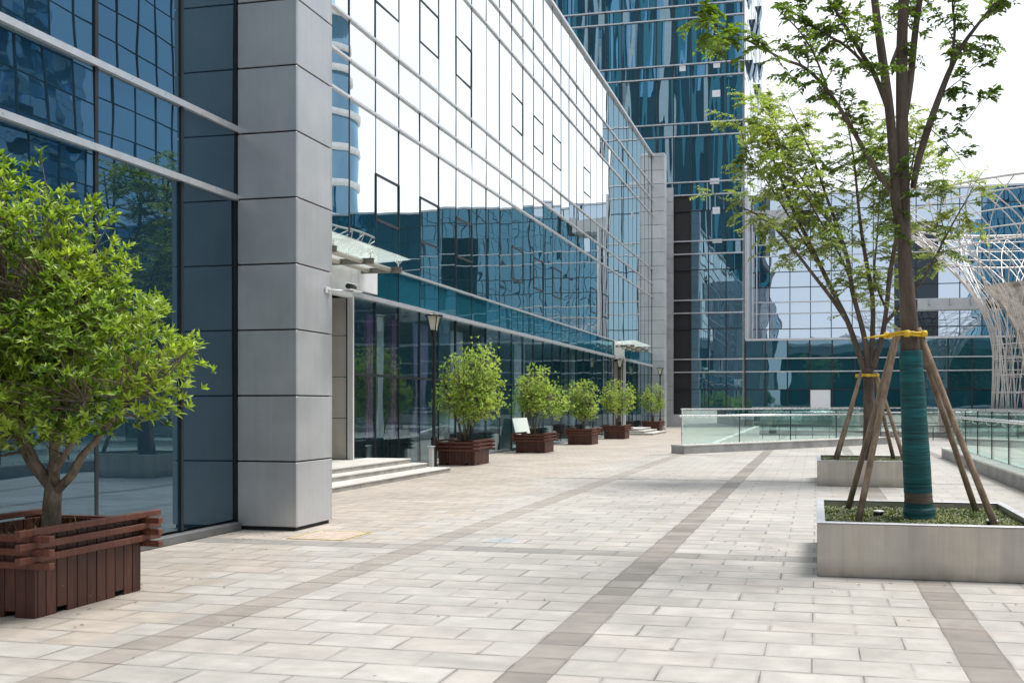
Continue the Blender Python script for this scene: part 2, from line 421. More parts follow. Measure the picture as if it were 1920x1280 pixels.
# ================================================================ near building (left)
XN = -7.2
nb = thing('office_building', (XN, 9.6, 0), 'near navy glass building on the left ending in a tall grey metal pillar', 'building')
us = [-31+1.2*k for k in range(0)] ; y = 9.74
ys = [9.66]; y = 8.72
while y > -14: ys.append(y); y -= 1.2
ys = sorted(ys)
zsn = [.12, 4.17, 5.03, 8.6, 9.46, 13.0, 13.86, 17.4, 18.2]
curtain(nb, (XN, 0, 0), (0,1,0), (1,0,0), ys, zsn, lambda i, j: G_NEAR, bars=zsn[1:], barw=.072, barp=.05, mulw=.04, mulp=.02, maxn=60)
m = MB(); m.cbox((XN-.1, -14, 0), (XN+.11, 9.64, .10), .01); m.build('sill', SILL, nb)
m = MB(); m.box((XN-12, -14, .0), (XN-.07, 9.64, 18.3)); m.build('wall', DARKJ, nb)
m = MB(); m.box((XN-12, 9.65, .0), (XN-.01, 10.3, 18.3)); m.build('end_wall', GREYD, nb)
pillar(nb, XN+.03, -6.35, 9.66, 10.46, [.04]+[.04+.822*k for k in range(1, 23)], GREY)
m = MB(); m.box((XN+.05, 9.70, 0), (-6.40, 10.42, .045)); m.build('plinth', BLACK, nb)

# ================================================================ long building
XL = -10.45
lb = thing('office_building', (XL, 36, 0), 'long low glass office block reflecting white sky behind the row of potted trees', 'building')
P0 = 17.92
ys = [P0+1.175*k for k in range(32)]            # to 54.3
ys[-1] = 54.30
zl = [.08, 2.28, 4.1, 4.95, 8.55, 9.4, 10.33, 13.8, 14.75, 15.7, 17.6]
portals = [(14.3, 17.92), (43.77, 46.12)]
def lglass(i, j):
    y0 = ys[i]+.5
    if j <= 1:
        return None if portals[1][0] <= y0 <= portals[1][1]-.1 else G_GRND
    if j == 2: return None if y0 < 19.3 else G_SPAN
    return G_LONG
pb = curtain(lb, (XL, 0, 0), (0,1,0), (1,0,0), ys, zl, lglass, bars=[4.95, 8.55, 9.4, 10.33, 13.8, 14.75, 15.7],
             barw=.055, barp=.06, mulw=.022, mulp=.012, tilt=.0011, maxn=100)
# stretch of facade above and before the first portal (partly hidden by the pillar)
ys0 = [10.87, 12.045, 13.22, 14.395, 15.57, 16.745, 17.90]
curtain(lb, (XL, 0, 0), (0,1,0), (1,0,0), ys0, zl, lambda i, j: (G_GRND if i < 3 else None) if j <= 1 else (None if j == 2 and i >= 3 else G_LONG),
        bars=[4.95, 8.55, 9.4, 10.33, 13.8, 14.75, 15.7], barw=.055, barp=.06, mulw=.022, mulp=.012, tilt=.0011, maxn=30)
for (a, b_) in ((10.87, 43.78), (46.14, 54.3)):
    m = MB(); m.box((XL-.05, a, 4.045), (XL+.105, b_, 4.155)); m.build('transom', SILVER, lb)
for (a, b_) in ((17.93, 43.78), (46.14, 54.3)):
    m = MB(); m.box((XL-.05, a, 2.25), (XL+.05, b_, 2.31)); m.build('transom', DARKM, lb)
m = MB(); m.box((XL-.05, 10.87, 17.56), (XL+.13, 54.3, 17.68)); m.build('roof_edge', SILVER, lb)
m = MB(); m.cbox((XL-.1, 17.93, 0), (XL+.1, 43.77, .08), .01); m.build('sill', GREYD, lb)
m = MB(); m.cbox((XL-.1, 46.13, 0), (XL+.1, 54.3, .08), .01); m.build('sill', GREYD, lb)
# opening sashes
def y_of(k): return P0+1.175*k
for k, zz in ((1, (6.05, 7.13)), (3, (5.97, 7.13)), (5, (5.97, 7.1)), (9, (5.97, 7.1)), (11, (5.97, 7.1)), (13, (5.97, 7.1)), (18, (5.97, 7.1)), (20, (5.97, 7.1))):
    frames(lb, pb, y_of(k), y_of(k+1), *zz)
for k, zz in ((1, (11.3, 12.43)), (3, (11.3, 12.43)), (5, (11.3, 12.43)), (9, (11.3, 12.43)), (11, (11.3, 12.43)), (13, (11.3, 12.43)), (17, (11.3, 12.43))):
    frames(lb, pb, y_of(k), y_of(k+1), *zz, w=.04, p=.02)
# body behind the glazing (upper storeys solid), ground-floor room
m = MB(); m.box((XL-14, 10.5, 4.3), (XL-.07, 55.05, 17.55)); m.build('wall', DARKJ, lb)
m = MB(); m.box((XL-14, 10.5, 4.0), (XL-.07, 55.05, 4.29)); m.build('room_ceiling', mat_simple('ceiling_paint', (.30, .33, .34), .9), lb)
m = MB(); m.box((XL-5.2, 17.95, .0), (XL-5.0, 43.6, 4.0)); m.build('room_wall', mat_simple('room_paint', (.16, .20, .21), .9, 0, .2, .6), lb)
m = MB(); m.box((XL-5.0, 17.95, .0), (XL-.1, 43.6, .05)); m.build('room_floor', mat_simple('room_floor', (.22, .22, .21), .5), lb)
for yy in (24.5, 31.5, 38.5):
    m = MB(); m.cbox((XL-1.1, yy, .05), (XL-.7, yy+.4, 4.0)); m.build('room_column', WHITEP, lb)
m = MB(); m.box((XL-6, 46.2, 0), (XL-.2, 55.0, 4.0)); m.build('wall', DARKJ, lb)
m = MB(); m.box((XL-14, 55.06, 0), (XL-.1, 55.2, 17.5)); m.build('end_wall', DARKJ, lb)
# portals: recessed doorway with beige jamb, pale panel above, header
def portal(y0, y1, pale_to):
    m = MB()
    for k in range(4):
        m.cbox((XL-1.25, y1+.005, .34+.94*k), (XL+.0, y1+.06, .34+.94*k+.925), .004)
    m.build('door_jamb', BEIGE, lb)
    m = MB(); m.cbox((XL-.02, y1-.055, .33), (XL+.12, y1+.0, 4.04), .004); m.build('jamb_trim', WHITEP, lb)
    m = MB(); m.cbox((XL-1.25, y0, 4.0), (XL+.11, y1-.06, 4.22), .006); m.build('door_header', WHITEP, lb)
    for k in range(2):
        ya, yb = y0+(y1-y0)*k/2, y0+(y1-y0)*(k+1)/2
        d = MB(); d.cbox((XL-1.28, ya+.06, .34), (XL-1.24, yb-.06, 3.0), .004); dd = d.build('door', G_DARK, lb)
        f = MB()
        f.box((XL-1.30, ya, .34), (XL-1.2, ya+.06, 3.06)); f.box((XL-1.30, yb-.06, .34), (XL-1.2, yb, 3.06)); f.box((XL-1.30, ya+.061, 3.0), (XL-1.2, yb-.061, 3.06))
        f.build('door_frame', SILVER, lb)
        h = MB(); h.tube([(XL-1.17, yb-.16 if k == 0 else ya+.16, 1.1), (XL-1.17, yb-.16 if k == 0 else ya+.16, 1.8)], .015); h.build('handle', STEEL, dd)
    m = MB(); m.box((XL-1.3, y0, 3.06), (XL-1.22, y1-.06, 4.0)); m.build('fanlight', G_DARK, lb)
    m = MB(); m.box((XL-1.34, y0, 0), (XL-1.305, y1-.06, 4.0)); m.build('lobby_wall', DARKJ, lb)
    n = max(1, round((pale_to-y0)/1.175))
    for k in range(n):
        a = y0+(pale_to-y0)*k/n; c = y0+(pale_to-y0)*(k+1)/n
        m = MB(); m.cbox((XL-.04, a+.006, 4.225), (XL+.06, c-.006, 4.91), .004); m.build('cladding_panel', WHITEP, lb)
portal(14.3, 17.92, 19.09); portal(43.77, 46.12, 46.12)
# rear pillar at the end of the facade
pillar(lb, XL+.02, -9.62, 54.32, 55.12, [.02]+[.02+.822*k*1.066 for k in range(1, 21)]+[17.75], GREY)

# curtains and things behind the ground-floor glass
CUR = [mat_simple('curtain_plum', (.46, .20, .38), .9, 0, .1, 3), mat_simple('curtain_grey', (.78, .75, .82), .9, 0, .1, 3), mat_simple('curtain_violet', (.48, .38, .60), .9, 0, .1, 3)]
def curtain_cloth(y0, y1, z0, z1, mt, label):
    m = MB(); n = 48; nz = 12; vs = []; fs = []; yc = (y0+y1)/2; R_ = random.Random(int(y0*10)); fq = R_.uniform(55, 80)
    for side in (0, 1):
        for i in range(n+1):
            t = i/n
            for j in range(nz+1):
                v = j/nz; waist = 1-.42*math.exp(-((v-.36)/.16)**2)
                yy = yc+(y0+(y1-y0)*t-yc)*waist
                vs.append((XL-.35+.045*sin(t*(y1-y0)*fq+v)+.015*sin(t*71+v*3)-side*.012, yy, z0+(z1-z0)*v))
    for i in range(n):
        for j in range(nz):
            a = i*(nz+1)+j; b2 = a+(n+1)*(nz+1)
            fs.append((a, a+nz+1, a+nz+2, a+1)); fs.append((b2, b2+1, b2+nz+2, b2+nz+1))
    m.add(vs, fs, True); tag(m.build('curtain', mt), label, 'curtain', 'curtains behind the ground floor glass')
cl = [('plum curtain with pale lining, the one nearest the first stone steps', 19.25, 19.65, 0), ('narrow grey white curtain gathered beside the first plum curtain', 19.75, 20.05, 1),
      ('plum curtain hanging between two pale ones left of the tall black lamp', 20.5, 20.8, 0), ('violet gathered curtain directly left of the tall black lamp post', 21.7, 22.6, 2),
      ('pale grey curtain behind the first potted tree', 24.1, 25.0, 1), ('violet curtain behind the glass between the first two potted trees', 26.5, 27.3, 2),
      ('pale grey curtain behind the second potted tree', 29.6, 30.6, 1)]
for lab, a, b_, k in cl: curtain_cloth(a, b_, .75, 3.8, CUR[k], lab)

# glass entrance canopies
def canopy(y0, y1, label, beams):
    c = thing('glass_canopy', (XL, (y0+y1)/2, 4.5), label, 'canopy', 'glass canopies over the entrances')
    zt = 4.93
    n = 3
    for k in range(n):
        a = y0+(y1-y0)*k/n; b_ = y0+(y1-y0)*(k+1)/n
        m = MB(); vs = []
        for z in (0, .018):
            vs += [(XL+.12, a+.008, zt-.06+z), (-9.26, a+.008, zt+z), (-9.26, b_-.008, zt+z), (XL+.12, b_-.008, zt-.06+z)]
        m.add(vs, [(3,2,1,0), (4,5,6,7), (0,1,5,4), (1,2,6,5), (2,3,7,6), (3,0,4,7)]); m.build('glass_pane', FROST_C, c)
    for yb in beams:
        m = MB(); m.box((XL+.1, yb-.04, 4.60), (-9.34, yb+.04, 4.615)); m.box((XL+.1, yb-.04, 4.705), (-9.34, yb+.04, 4.72)); m.box((XL+.1, yb-.012, 4.615), (-9.34, yb+.012, 4.705))
        m.build('beam', mat_canopy, c)
        for xx in (-9.42, -10.0):
            s = MB(); s.tube([(xx, yb, 4.72), (xx, yb, 4.81)], .014, 8)
            for dx, dy in ((.045, .045), (-.045, .045), (.045, -.045), (-.045, -.045)):
                s.tube([(xx, yb, 4.80), (xx+dx*.6, yb+dy*.6, 4.815), (xx+dx, yb+dy, 4.845)], [.009, .008, .007], 6)
                s.tube([(xx+dx, yb+dy, 4.84), (xx+dx, yb+dy, 4.88)], .010, 8)
            s.build('spider_fitting', STEEL, c)
    m = MB(); m.tube([(-9.62, beams[0]-.3, 4.665), (-9.62, beams[-1]+.12, 4.665)], .055, 14); m.build('tie_tube', BEIGE, c)
    m = MB(); m.tube([(-10.15, beams[0]-.3, 4.665), (-10.15, beams[-1]+.02, 4.665)], .055, 14); m.build('tie_tube', BEIGE, c)
    return c
t_ = NT('canopy_glass')
t_.surf(t_.n('ShaderNodeMixShader', {0: .45, 1: t_.n('ShaderNodeBsdfTransparent', {'Color': (.90, .96, .94, 1)}).outputs[0],
        2: t_.n('ShaderNodeMixShader', {0: .55, 1: t_.n('ShaderNodeBsdfTranslucent', {'Color': (.92, .97, .95, 1)}).outputs[0], 2: t_.n('ShaderNodeBsdfGlossy', {'Color': (.9, .96, .95, 1), 'Roughness': .05}).outputs[0]}).outputs[0]}).outputs[0])
FROST_C = t_.m
mat_canopy = mat_simple('canopy_beam', (.20, .19, .17), .5, .3)
canopy(13.9, 18.55, 'glass entrance canopy on steel beams just right of the near grey pillar', [14.0, 15.55, 17.0, 18.25])
canopy(43.4, 47.9, 'distant small glass canopy over the far entrance beside the last potted trees', [43.8, 45.2, 46.5, 47.6])

# entrance steps
def steps(y0, y1, label):
    s = thing('stone_steps', (XL+1, (y0+y1)/2, 0), label, 'steps', 'stone entrance steps')
    for k, (xf, dy) in enumerate(((-8.48, 0), (-9.0, .25), (-9.33, .48))):
        yy1 = y1-dy*.7; yy0 = y0+dy
        z0, z1 = .11*k, .11*(k+1)
        xb = XL+.02 if k == 2 else XL+.1
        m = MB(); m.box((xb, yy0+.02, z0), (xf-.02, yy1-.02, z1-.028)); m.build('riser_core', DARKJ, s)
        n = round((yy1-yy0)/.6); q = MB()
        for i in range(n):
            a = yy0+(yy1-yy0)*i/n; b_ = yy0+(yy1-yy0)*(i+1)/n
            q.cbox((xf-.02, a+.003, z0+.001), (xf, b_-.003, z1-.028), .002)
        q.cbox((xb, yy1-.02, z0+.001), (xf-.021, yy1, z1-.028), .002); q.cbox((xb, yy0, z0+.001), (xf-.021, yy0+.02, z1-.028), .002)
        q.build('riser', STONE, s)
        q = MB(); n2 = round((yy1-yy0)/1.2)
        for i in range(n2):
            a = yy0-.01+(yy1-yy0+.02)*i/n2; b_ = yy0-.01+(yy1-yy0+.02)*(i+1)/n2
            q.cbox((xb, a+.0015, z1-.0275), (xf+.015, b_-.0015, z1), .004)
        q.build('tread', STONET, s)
    if True:
        m = MB(); m.box((XL-1.3, max(y0, portals[0 if y0 < 30 else 1][0]), .0), (XL+.0, portals[0 if y0 < 30 else 1][1]-.01, .33)); m.build('landing', STONET, s)
steps(12.6, 19.0, 'three pale stone steps beside the near grey pillar')
steps(44.4, 48.5, 'far small flight of pale stone steps between the last two wooden planters')

# ================================================================ tower
YT = 63.0
tw = thing('tower_building', (-9, YT, 0), 'tall dark teal glass tower rising behind the long low block', 'tower')
us = [-5.25-1.306*k for k in range(0, 14)][::-1]
zt = [.9, 2.75]; pairs = []
k = 0
while 4.02+4.36*k < 62:
    a = 4.02+4.36*k; zt += [a, a+.95]
    if 5 < a < 19: zt.append(a-1.17)
    pairs += [a, a+.95]; k += 1
zt = sorted(set(round(z, 3) for z in zt))
thin = [z for z in zt if all(abs(z-p) > .01 for p in pairs) and z > 1]
def tglass(i, j):
    if zt[j] < 17.0 and us[i+1] < -10.0: return None
    if zt[j] < 17.0 and us[i] < -10.0: return None
    if us[i+1] < -9.0 and zt[j] < 17: return G_DARK
    return G_TOWER
curtain(tw, (0, YT, 0), (1,0,0), (0,-1,0), us, zt, tglass, bars=pairs, thin=thin, barw=.085, barp=.12, mulw=.075, mulp=.05, tilt=.0006, maxn=100)
# side face towards +X
vs_ = [0+1.5*k for k in range(15)]
zs2 = [.9]+[p for p in pairs]
pbs = curtain(tw, (-5.25, YT, 0), (0,1,0), (1,0,0), vs_, zs2, lambda i, j: G_TSIDE, bars=(), thin=pairs[2:], mulw=.02, mulp=.01, tilt=.002, maxn=60)
for (k, z) in ((3, 27.5), (5, 32), (4, 23.4), (6, 29), (8, 33.5), (7, 24.9), (9, 28.9), (10, 36.5), (2, 32.5), (11, 32)):
    pbs_m = MB(); pbs(pbs_m, vs_[k]+.05, vs_[k+1]-.05, z, z+1.1, .02, .32, (-.26, -.26, 0, 0)); pbs_m.build('open_sash', G_DARK, tw)
m = MB(); m.box((-26, YT+.07, 0), (-5.32, 84, 62.3)); m.build('wall', DARKJ, tw)
m = MB(); m.cbox((-5.33, YT-.05, 0), (-5.2, YT+.08, 62), .01); m.build('corner_post', SILVER, tw)
m = MB(); m.box((-23.5, YT-.1, .0), (-5.34, YT+.06, .9)); m.build('base_course', GREY, tw)
zc = [.9+1.05*k for k in range(0, 17)]
for a, b_ in zip(zc[:-1], zc[1:]):
    m = MB(); m.cbox((-11.2, YT-.14, a+.008), (-10.46, YT-.065, b_-.008), .004); m.build('cladding_panel', GREY, tw)
m = MB(); m.box((-20, YT-.06, .9), (-11.2, YT+.05, 18.0)); m.build('wall', GREYD, tw)
# open shades behind a few panes: pale blinds set in the glazing
WB = mat_simple('pale_blind', (.70, .74, .80), .6)
for (px, py, w_, h_) in ((1280, 128, .46, .5), (1344, 122, .50, .46), (1343, 176, .6, .5), (1340, 340, .7, .42), (1343, 395, .55, .5), (1345, 452, .7, .28)):
    p = at(px, py, YT); m = MB(); m.cbox((p.x-w_/2, YT-.055, p.z-h_/2), (p.x+w_/2, YT-.02, p.z+h_/2), .004); m.build('open_vent', WB, tw)

# ================================================================ wing building
YW = 66.4
wb = thing('office_building', (8, YW, 0), 'lower blue glass wing at the back between the tower and the lattice funnel', 'building')
XW1 = 62
us = [-3.70-1.22]+[-3.70+1.59*k for k in range(0, 42)]
us[0] = -5.14
zp = [.9, 2.72, 4.02, 4.97, 6.30]
def pglass(i, j):
    return G_POD
curtain(wb, (0, YT, 0), (1,0,0), (0,-1,0), us, zp, pglass, bars=[4.02, 4.97], thin=[2.72], barw=.075, barp=.12, mulw=.10, mulp=.045, tilt=.0008, maxn=60)
m = MB(); m.box((-5.14, YT-.12, 6.27), (XW1, YT+.1, 6.42)); m.build('parapet', SILVER, wb)
m = MB(); m.box((-5.14, YT+.1, 6.30), (XW1, YW-.01, 6.40)); m.build('roof', CONC, wb)
m = MB(); m.box((-5.14, YT-.08, 0), (XW1, YT+.06, .9)); m.build('base_course', CONC, wb)
m = MB(); m.box((-5.14, YT+.07, .0), (XW1, YT+.5, 6.28)); m.build('wall', DARKJ, wb)
xw = [-4.9+.0, -3.58]+[-3.58+1.545*k for k in range(1, 43)]
zw = [6.42, 7.4, 8.58, 9.45, 10.57, 11.75, 12.95, 13.85, 15.2, 16.4, 17.55]
def wglass(i, j):
    x = xw[i]
    if 4.9 < x < 7.3 and j < 8: return G_DARK
    if x < -1.5 and 8 <= j <= 8: return None
    if 7.3 < x < 12 and j == 2: return None
    if x > 10.5: return G_RIGHT
    return G_WING
curtain(wb, (0, YW, 0), (1,0,0), (0,-1,0), xw, zw, wglass, bars=[8.58, 9.45, 12.95, 13.85], thin=[7.4, 10.57, 11.75, 16.4], barw=.07, barp=.1, mulw=.065, mulp=.04, tilt=.0006, maxn=100)
m = MB(); m.box((-4.95, YW+.07, 6.3), (XW1, YW+20, 17.6)); m.build('wall', DARKJ, wb)
m = MB(); m.box((-4.95, YW-.1, 17.55), (XW1, YW+.2, 17.7)); m.build('roof_edge', SILVER, wb)
m = MB(); m.box((-4.95, YW-1.4, 15.2), (-1.5, YW-.02, 15.32)); m.box((-4.95, YW-1.4, 15.32), (-1.5, YW-1.3, 16.2)); m.build('soffit', GREY, wb)
m = MB(); m.cbox((7.3, YW-.35, 8.6), (12.1, YW-.02, 9.43), .01)
for k in range(4): m.box((8.1+1.45*k, YW-.75, 8.95), (8.2+1.45*k, YW-.351, 9.4))
m.build('balcony_band', GREY, wb)
for k, xx in enumerate((-5.0, -4.72, -4.45)):
    m = MB(); m.box((xx-.04, YT-.02+k*.9, 6.43), (xx+.04, YT+.06+k*.9, 15.2)); m.build('corner_post', SILVER, wb)
m = MB(); m.box((-5.2, YT+.12, 6.43), (-4.96, YW+.05, 17.5)); m.build('corner_cladding', SILVER, wb)
m = MB(); m.cbox((-.53+.04, YT-.03, .95), (.98-.04, YT-.005+.03, 2.68), .004); m.build('white_panel', mat_simple('white_board', (.80, .82, .86), .5, 0, .03), wb)

# hills far behind the wing
hv = []; hf = []; n = 160
for i in range(n+1):
    x = -650+1400*i/n; h = 62+26*noise.noise(Vector((x*.006, 1.3, 0)))+9*noise.noise(Vector((x*.03, 5, 0)))
    hv += [(x, 520, -2), (x, 560, h*.6), (x, 640, h), (x, 780, h*.5)]
for i in range(n):
    for j in range(3): a = i*4+j; hf.append((a, a+4, a+5, a+1))
m = MB(); m.add(hv, hf, True); tag(m.build('hills', mat_simple('hill_woods', (.05, .08, .06), .9, 0, .3, .02)), kind='structure')

# ================================================================ buildings beside and behind the viewer (seen mirrored in the glass)
def block(name, x0, x1, y0, y1, h, face, pitch, floor_h, glassm, label, cat, wallm, mw=.09):
    b = thing(name, ((x0+x1)/2, (y0+y1)/2, 0), label, cat)
    m = MB(); m.box((x0+.08, y0+.08, 0), (x1-.08, y1-.08, h)); m.build('wall', wallm, b)
    zs = [.5+floor_h*k for k in range(int(h/floor_h)+1)]
    if face == '-X':
        us = [pitch*k for k in range(int((y1-y0)/pitch)+1)]; O, U, N = (x0, y0, 0), (0,1,0), (-1,0,0)
    else:
        us = [pitch*k for k in range(int((x1-x0)/pitch)+1)]; O, U, N = (x0, y1, 0), (1,0,0), (0,1,0)
    curtain(b, O, U, N, us, zs, lambda i, j: glassm, thin=zs[1:], mulw=mw, mulp=.06, tilt=.003, maxn=0)
    m = MB(); m.box((x0-.1, y0-.1, h), (x1+.1, y1+.1, h+.5)); m.build('parapet', SILVER, b)
    return b
block('office_building', 33, 45, 34, 70, 40, '-X', 2.0, 2.2, G_FAR, 'tall blue gridded glass block mirrored in the upper near facade', 'building', DARKJ)
slab = block('office_building', -70, -9.5, -62, -45, 115, '+Y', 2.6, 14.4, G_DARK, 'tall office slab across the plaza mirrored as wavy stripes in the tower', 'building', DARKJ)
block('office_building', -6, 70, -70, -55, 15, '+Y', 2.2, 3.2, G_DARK, 'long low dark building across the plaza mirrored in the back podium glass', 'building', GREYD)
R = random.Random(3)
for k in range(23):
    m = MB(); xx = -69+2.6*k+R.uniform(-.2, .2); m.box((xx, -44.9, 0), (xx+R.uniform(.5, 1.1), -44.3, 115)); m.build('fin', G_TEAL if k % 3 else WHITEP, slab)
for k in range(16):
    m = MB(); xx = -68+3.7*k; m.box((xx, -44.98, 64+3*(k % 3)), (xx+1.3, -44.85, 114)); m.build('pale_bay', G_FAR, slab)
block('office_building', 34, 48, -76, 16, 42, '-X', 4.0, 4.2, G_TEAL, 'long dark teal block to the right behind the viewer, mirrored low in the long facade', 'building', DARKJ)
# slim rounded tower mirrored at the left end of the long facade
ct = thing('tower_building', (66, 146, 0), 'slim round tower with pale floor bands mirrored beside the near pillar', 'tower')
m = MB(); m.lathe([(5.2, 0), (5.2, 84)], (70, 146, 0), 40); m.build('wall', G_RIGHT, ct)
for k in range(13):
    m = MB(); m.lathe([(5.4, 0), (5.6, .1), (5.6, 1.2), (5.4, 1.3)], (70, 146, 3+6.4*k), 40); m.build('floor_band', WHITEP, ct)

# ================================================================ lattice funnel
FC = Vector((10.05, 42.6, 0))
prof = [(2.25, 0), (2.22, 1.5), (2.16, 3), (2.14, 4.3), (2.28, 5.3), (2.55, 6.2), (3.0, 7.15), (3.62, 8.1), (4.35, 8.95), (5.2, 9.8), (6.1, 10.55), (6.95, 11.25), (7.6, 11.9)]
prof = [(r*.889, 1.56+(z-1.56)*.889) for r, z in prof if z > 1.4]
prof[0] = (prof[0][0], 1.36)
def prof_at(t):
    x = t*(len(prof)-1); i = min(int(x), len(prof)-2); f = x-i
    return prof[i][0]*(1-f)+prof[i+1][0]*f, prof[i][1]*(1-f)+prof[i+1][1]*f
fn = thing('lattice_funnel', FC+Vector((0, 0, 1.36)), 'tall flared funnel of crossing silver tubes at the right behind the glass railing', 'sculpture')
WT = mat_simple('pale_steel_tube', (.66, .63, .61), .4, .2, .1, 2)
NL = 40
for fam in (1, -1):
    for k in range(NL):
        a0 = 2*pi*(k+(.25 if fam > 0 else 0))/NL; pts = []
        for i in range(22):
            t = i/21; r, z = prof_at(t); a = a0+fam*(.85*t+.25*sin(t*3+k*1.3)*.35)
            pts.append(FC+Vector((r*cos(a), r*sin(a), z)))
        m = MB(); m.tube(pts, .026, 5); m.build('lattice_tube', WT, fn)
for (t, rr) in ((1, .055), (.93, .03), (.84, .03), (.76, .03), (.70, .045), (.22, .025), (.16, .025), (.10, .025), (.05, .025)):
    r, z = prof_at(t); m = MB()
    m.tube([FC+Vector((r*cos(2*pi*i/48), r*sin(2*pi*i/48), z)) for i in range(49)], rr, 6, False); m.build('ring_tube', WT, fn)
# inner cup
vs = []; fs = []; n = 36
ip = [(.60, 3.0), (.75, 4.2), (1.0, 5.2), (1.45, 6.1), (2.05, 6.9), (2.35, 7.1)]
for i, (r, z) in enumerate(ip):
    for k in range(n):
        a = 2*pi*k/n; vs.append((FC.x+r*cos(a)*(1+.03*(k % 2)), FC.y+r*sin(a)*(1+.03*(k % 2)), z))
for i in range(len(ip)-1):
    for k in range(n): a = i*n+k; b2 = i*n+(k+1) % n; fs.append((a, b2, b2+n, a+n))
m = MB(); m.add(vs, fs, False); m.build('inner_cup', mat_simple('cup_metal', (.62, .58, .55), .28, .8, .4, 2.2), fn)
m = MB(); m.lathe([(.62, 1.36), (.62, 3.5)], FC, 18); m.build('column', mat_simple('column_dark', (.06, .06, .065), .6), fn)
m = MB(); m.lathe([(2.2, 1.351), (2.2, 1.40), (2.1, 1.42)], FC, 36); m.build('base', CURB, fn)

tr_ = thing('raised_terrace', (14, 45, 0), 'raised stone terrace that carries the lattice funnel, edged in dark grey', 'terrace')
m = MB(); m.box((6.3, 39.5, 0), (24, 52, 1.12)); m.build('wall', STONE, tr_)
m = MB(); m.box((6.2, 39.4, 1.121), (24.1, 52.1, 1.35)); m.build('edge_band', CURB, tr_)
# ================================================================ glass railings
def railing(A, B, label, curb_h=.29, setback=.36, cw=.62, n=None, start_post=True, side=1, grp='glass railings on granite kerbs'):
    A = Vector((A[0], A[1], 0)); B = Vector((B[0], B[1], 0)); D = (B-A); Ln = D.length; D.normalize(); Nn = Vector((-D.y, D.x, 0))*side
    r = thing('glass_railing', A, label, 'railing', grp)
    def ob(m, a0, a1, n0, n1, z0, z1):
        q = [A+D*a+Nn*nn for a, nn in ((a0, n0), (a1, n0), (a1, n1), (a0, n1))]
        vs = [(p.x, p.y, z0) for p in q]+[(p.x, p.y, z1) for p in q]
        m.add(vs, [(0,3,2,1),(4,5,6,7),(0,1,5,4),(1,2,6,5),(2,3,7,6),(3,0,4,7)])
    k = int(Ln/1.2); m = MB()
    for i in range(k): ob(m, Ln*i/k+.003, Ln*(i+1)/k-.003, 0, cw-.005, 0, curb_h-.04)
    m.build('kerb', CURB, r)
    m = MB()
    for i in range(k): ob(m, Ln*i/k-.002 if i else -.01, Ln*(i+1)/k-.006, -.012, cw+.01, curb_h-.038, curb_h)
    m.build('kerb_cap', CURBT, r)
    n = n or max(1, round(Ln/1.9)); s0 = setback
    for i in range(n):
        a0, a1 = .25+(Ln-.5)*i/n, .25+(Ln-.5)*(i+1)/n
        m = MB(); ob(m, a0+.02, a1-.02, s0-.008, s0+.008, curb_h+.012, 1.40); m.build('glass_panel', CLEAR, r)
    m = MB(); ob(m, .2, Ln-.2, s0-.03, s0+.03, 1.42, 1.47); m.build('top_rail', STEEL, r)
    m = MB(); ob(m, .25, Ln-.25, s0-.025, s0+.025, curb_h+.001, curb_h+.012); m.build('bottom_channel', STEEL, r)
    m = MB(); m.tube([A+D*.0+Nn*(s0-.13)+Vector((0,0,1.22)), A+D*(Ln-.05)+Nn*(s0-.13)+Vector((0,0,1.22))], .033, 10); m.build('handrail', STEEL, r)
    for i in range(n+1):
        a0 = .25+(Ln-.5)*i/n
        m = MB(); ob(m, a0-(.016 if i in (0, n) else .007), a0+(.016 if i in (0, n) else .007), s0-.02, s0+.025, curb_h+.013, 1.419); m.build('post', DARKM if 0 < i < n else STEEL, r)
        m = MB(); m.tube([A+D*a0+Nn*(s0-.03)+Vector((0,0,1.10)), A+D*a0+Nn*(s0-.12)+Vector((0,0,1.12)), A+D*a0+Nn*(s0-.13)+Vector((0,0,1.195))], .011, 6); m.build('bracket', STEEL, r)
    return r
railing((-4.20, 27.3), (2.85, 36.1), 'glass railing on grey kerb running from the plaza middle behind the two steel planters', side=1, n=4)
railing((3.69, 27.1), (3.69, 12.0), 'glass railing on grey kerb at the right edge beside the near tree stakes', side=1, n=8)
railing((2.6, 44.0), (6.1, 43.8), 'short far glass railing left of the raised terrace', side=1, n=2)
railing((-3.6, 45.6), (2.4, 45.6), 'far glass railing behind the metal guard rail', side=1, n=3)
# low guard rail and sloping parapet in the sunken ramp
gr = thing('guard_rail', (-1, 40.5, 0), 'low dark metal guard rail seen through the glass railing', 'railing')
m = MB(); m.tube([(-2.6, 40.5, .62), (6.0, 40.5, .62)], .022, 8); m.build('top_rail', DARKM, gr)
m = MB(); m.tube([(-2.6, 40.5, .34), (6.0, 40.5, .34)], .016, 8); m.build('mid_rail', DARKM, gr)
for k in range(12):
    m = MB(); m.tube([(-2.5+.765*k, 40.5, 0), (-2.5+.765*k, 40.5, .6)], .02, 6); m.build('post', DARKM, gr)
m = MB()
p0, p1 = Vector((-4.1, 31.6, 0)), Vector((-2.75, 40.3, 0)); d = (p1-p0).normalized(); nn = Vector((-d.y, d.x, 0))*.11
q = [p0-nn, p1-nn, p1+nn, p0+nn]
m.add([(a.x, a.y, 0) for a in q]+[(q[0].x, q[0].y, .05), (q[1].x, q[1].y, .6), (q[2].x, q[2].y, .6), (q[3].x, q[3].y, .05)], [(0,3,2,1),(4,5,6,7),(0,1,5,4),(1,2,6,5),(2,3,7,6),(3,0,4,7)])
tag(m.build('ramp_parapet', CURBT), 'pale sloping parapet of the ramp behind the glass railing', 'parapet')

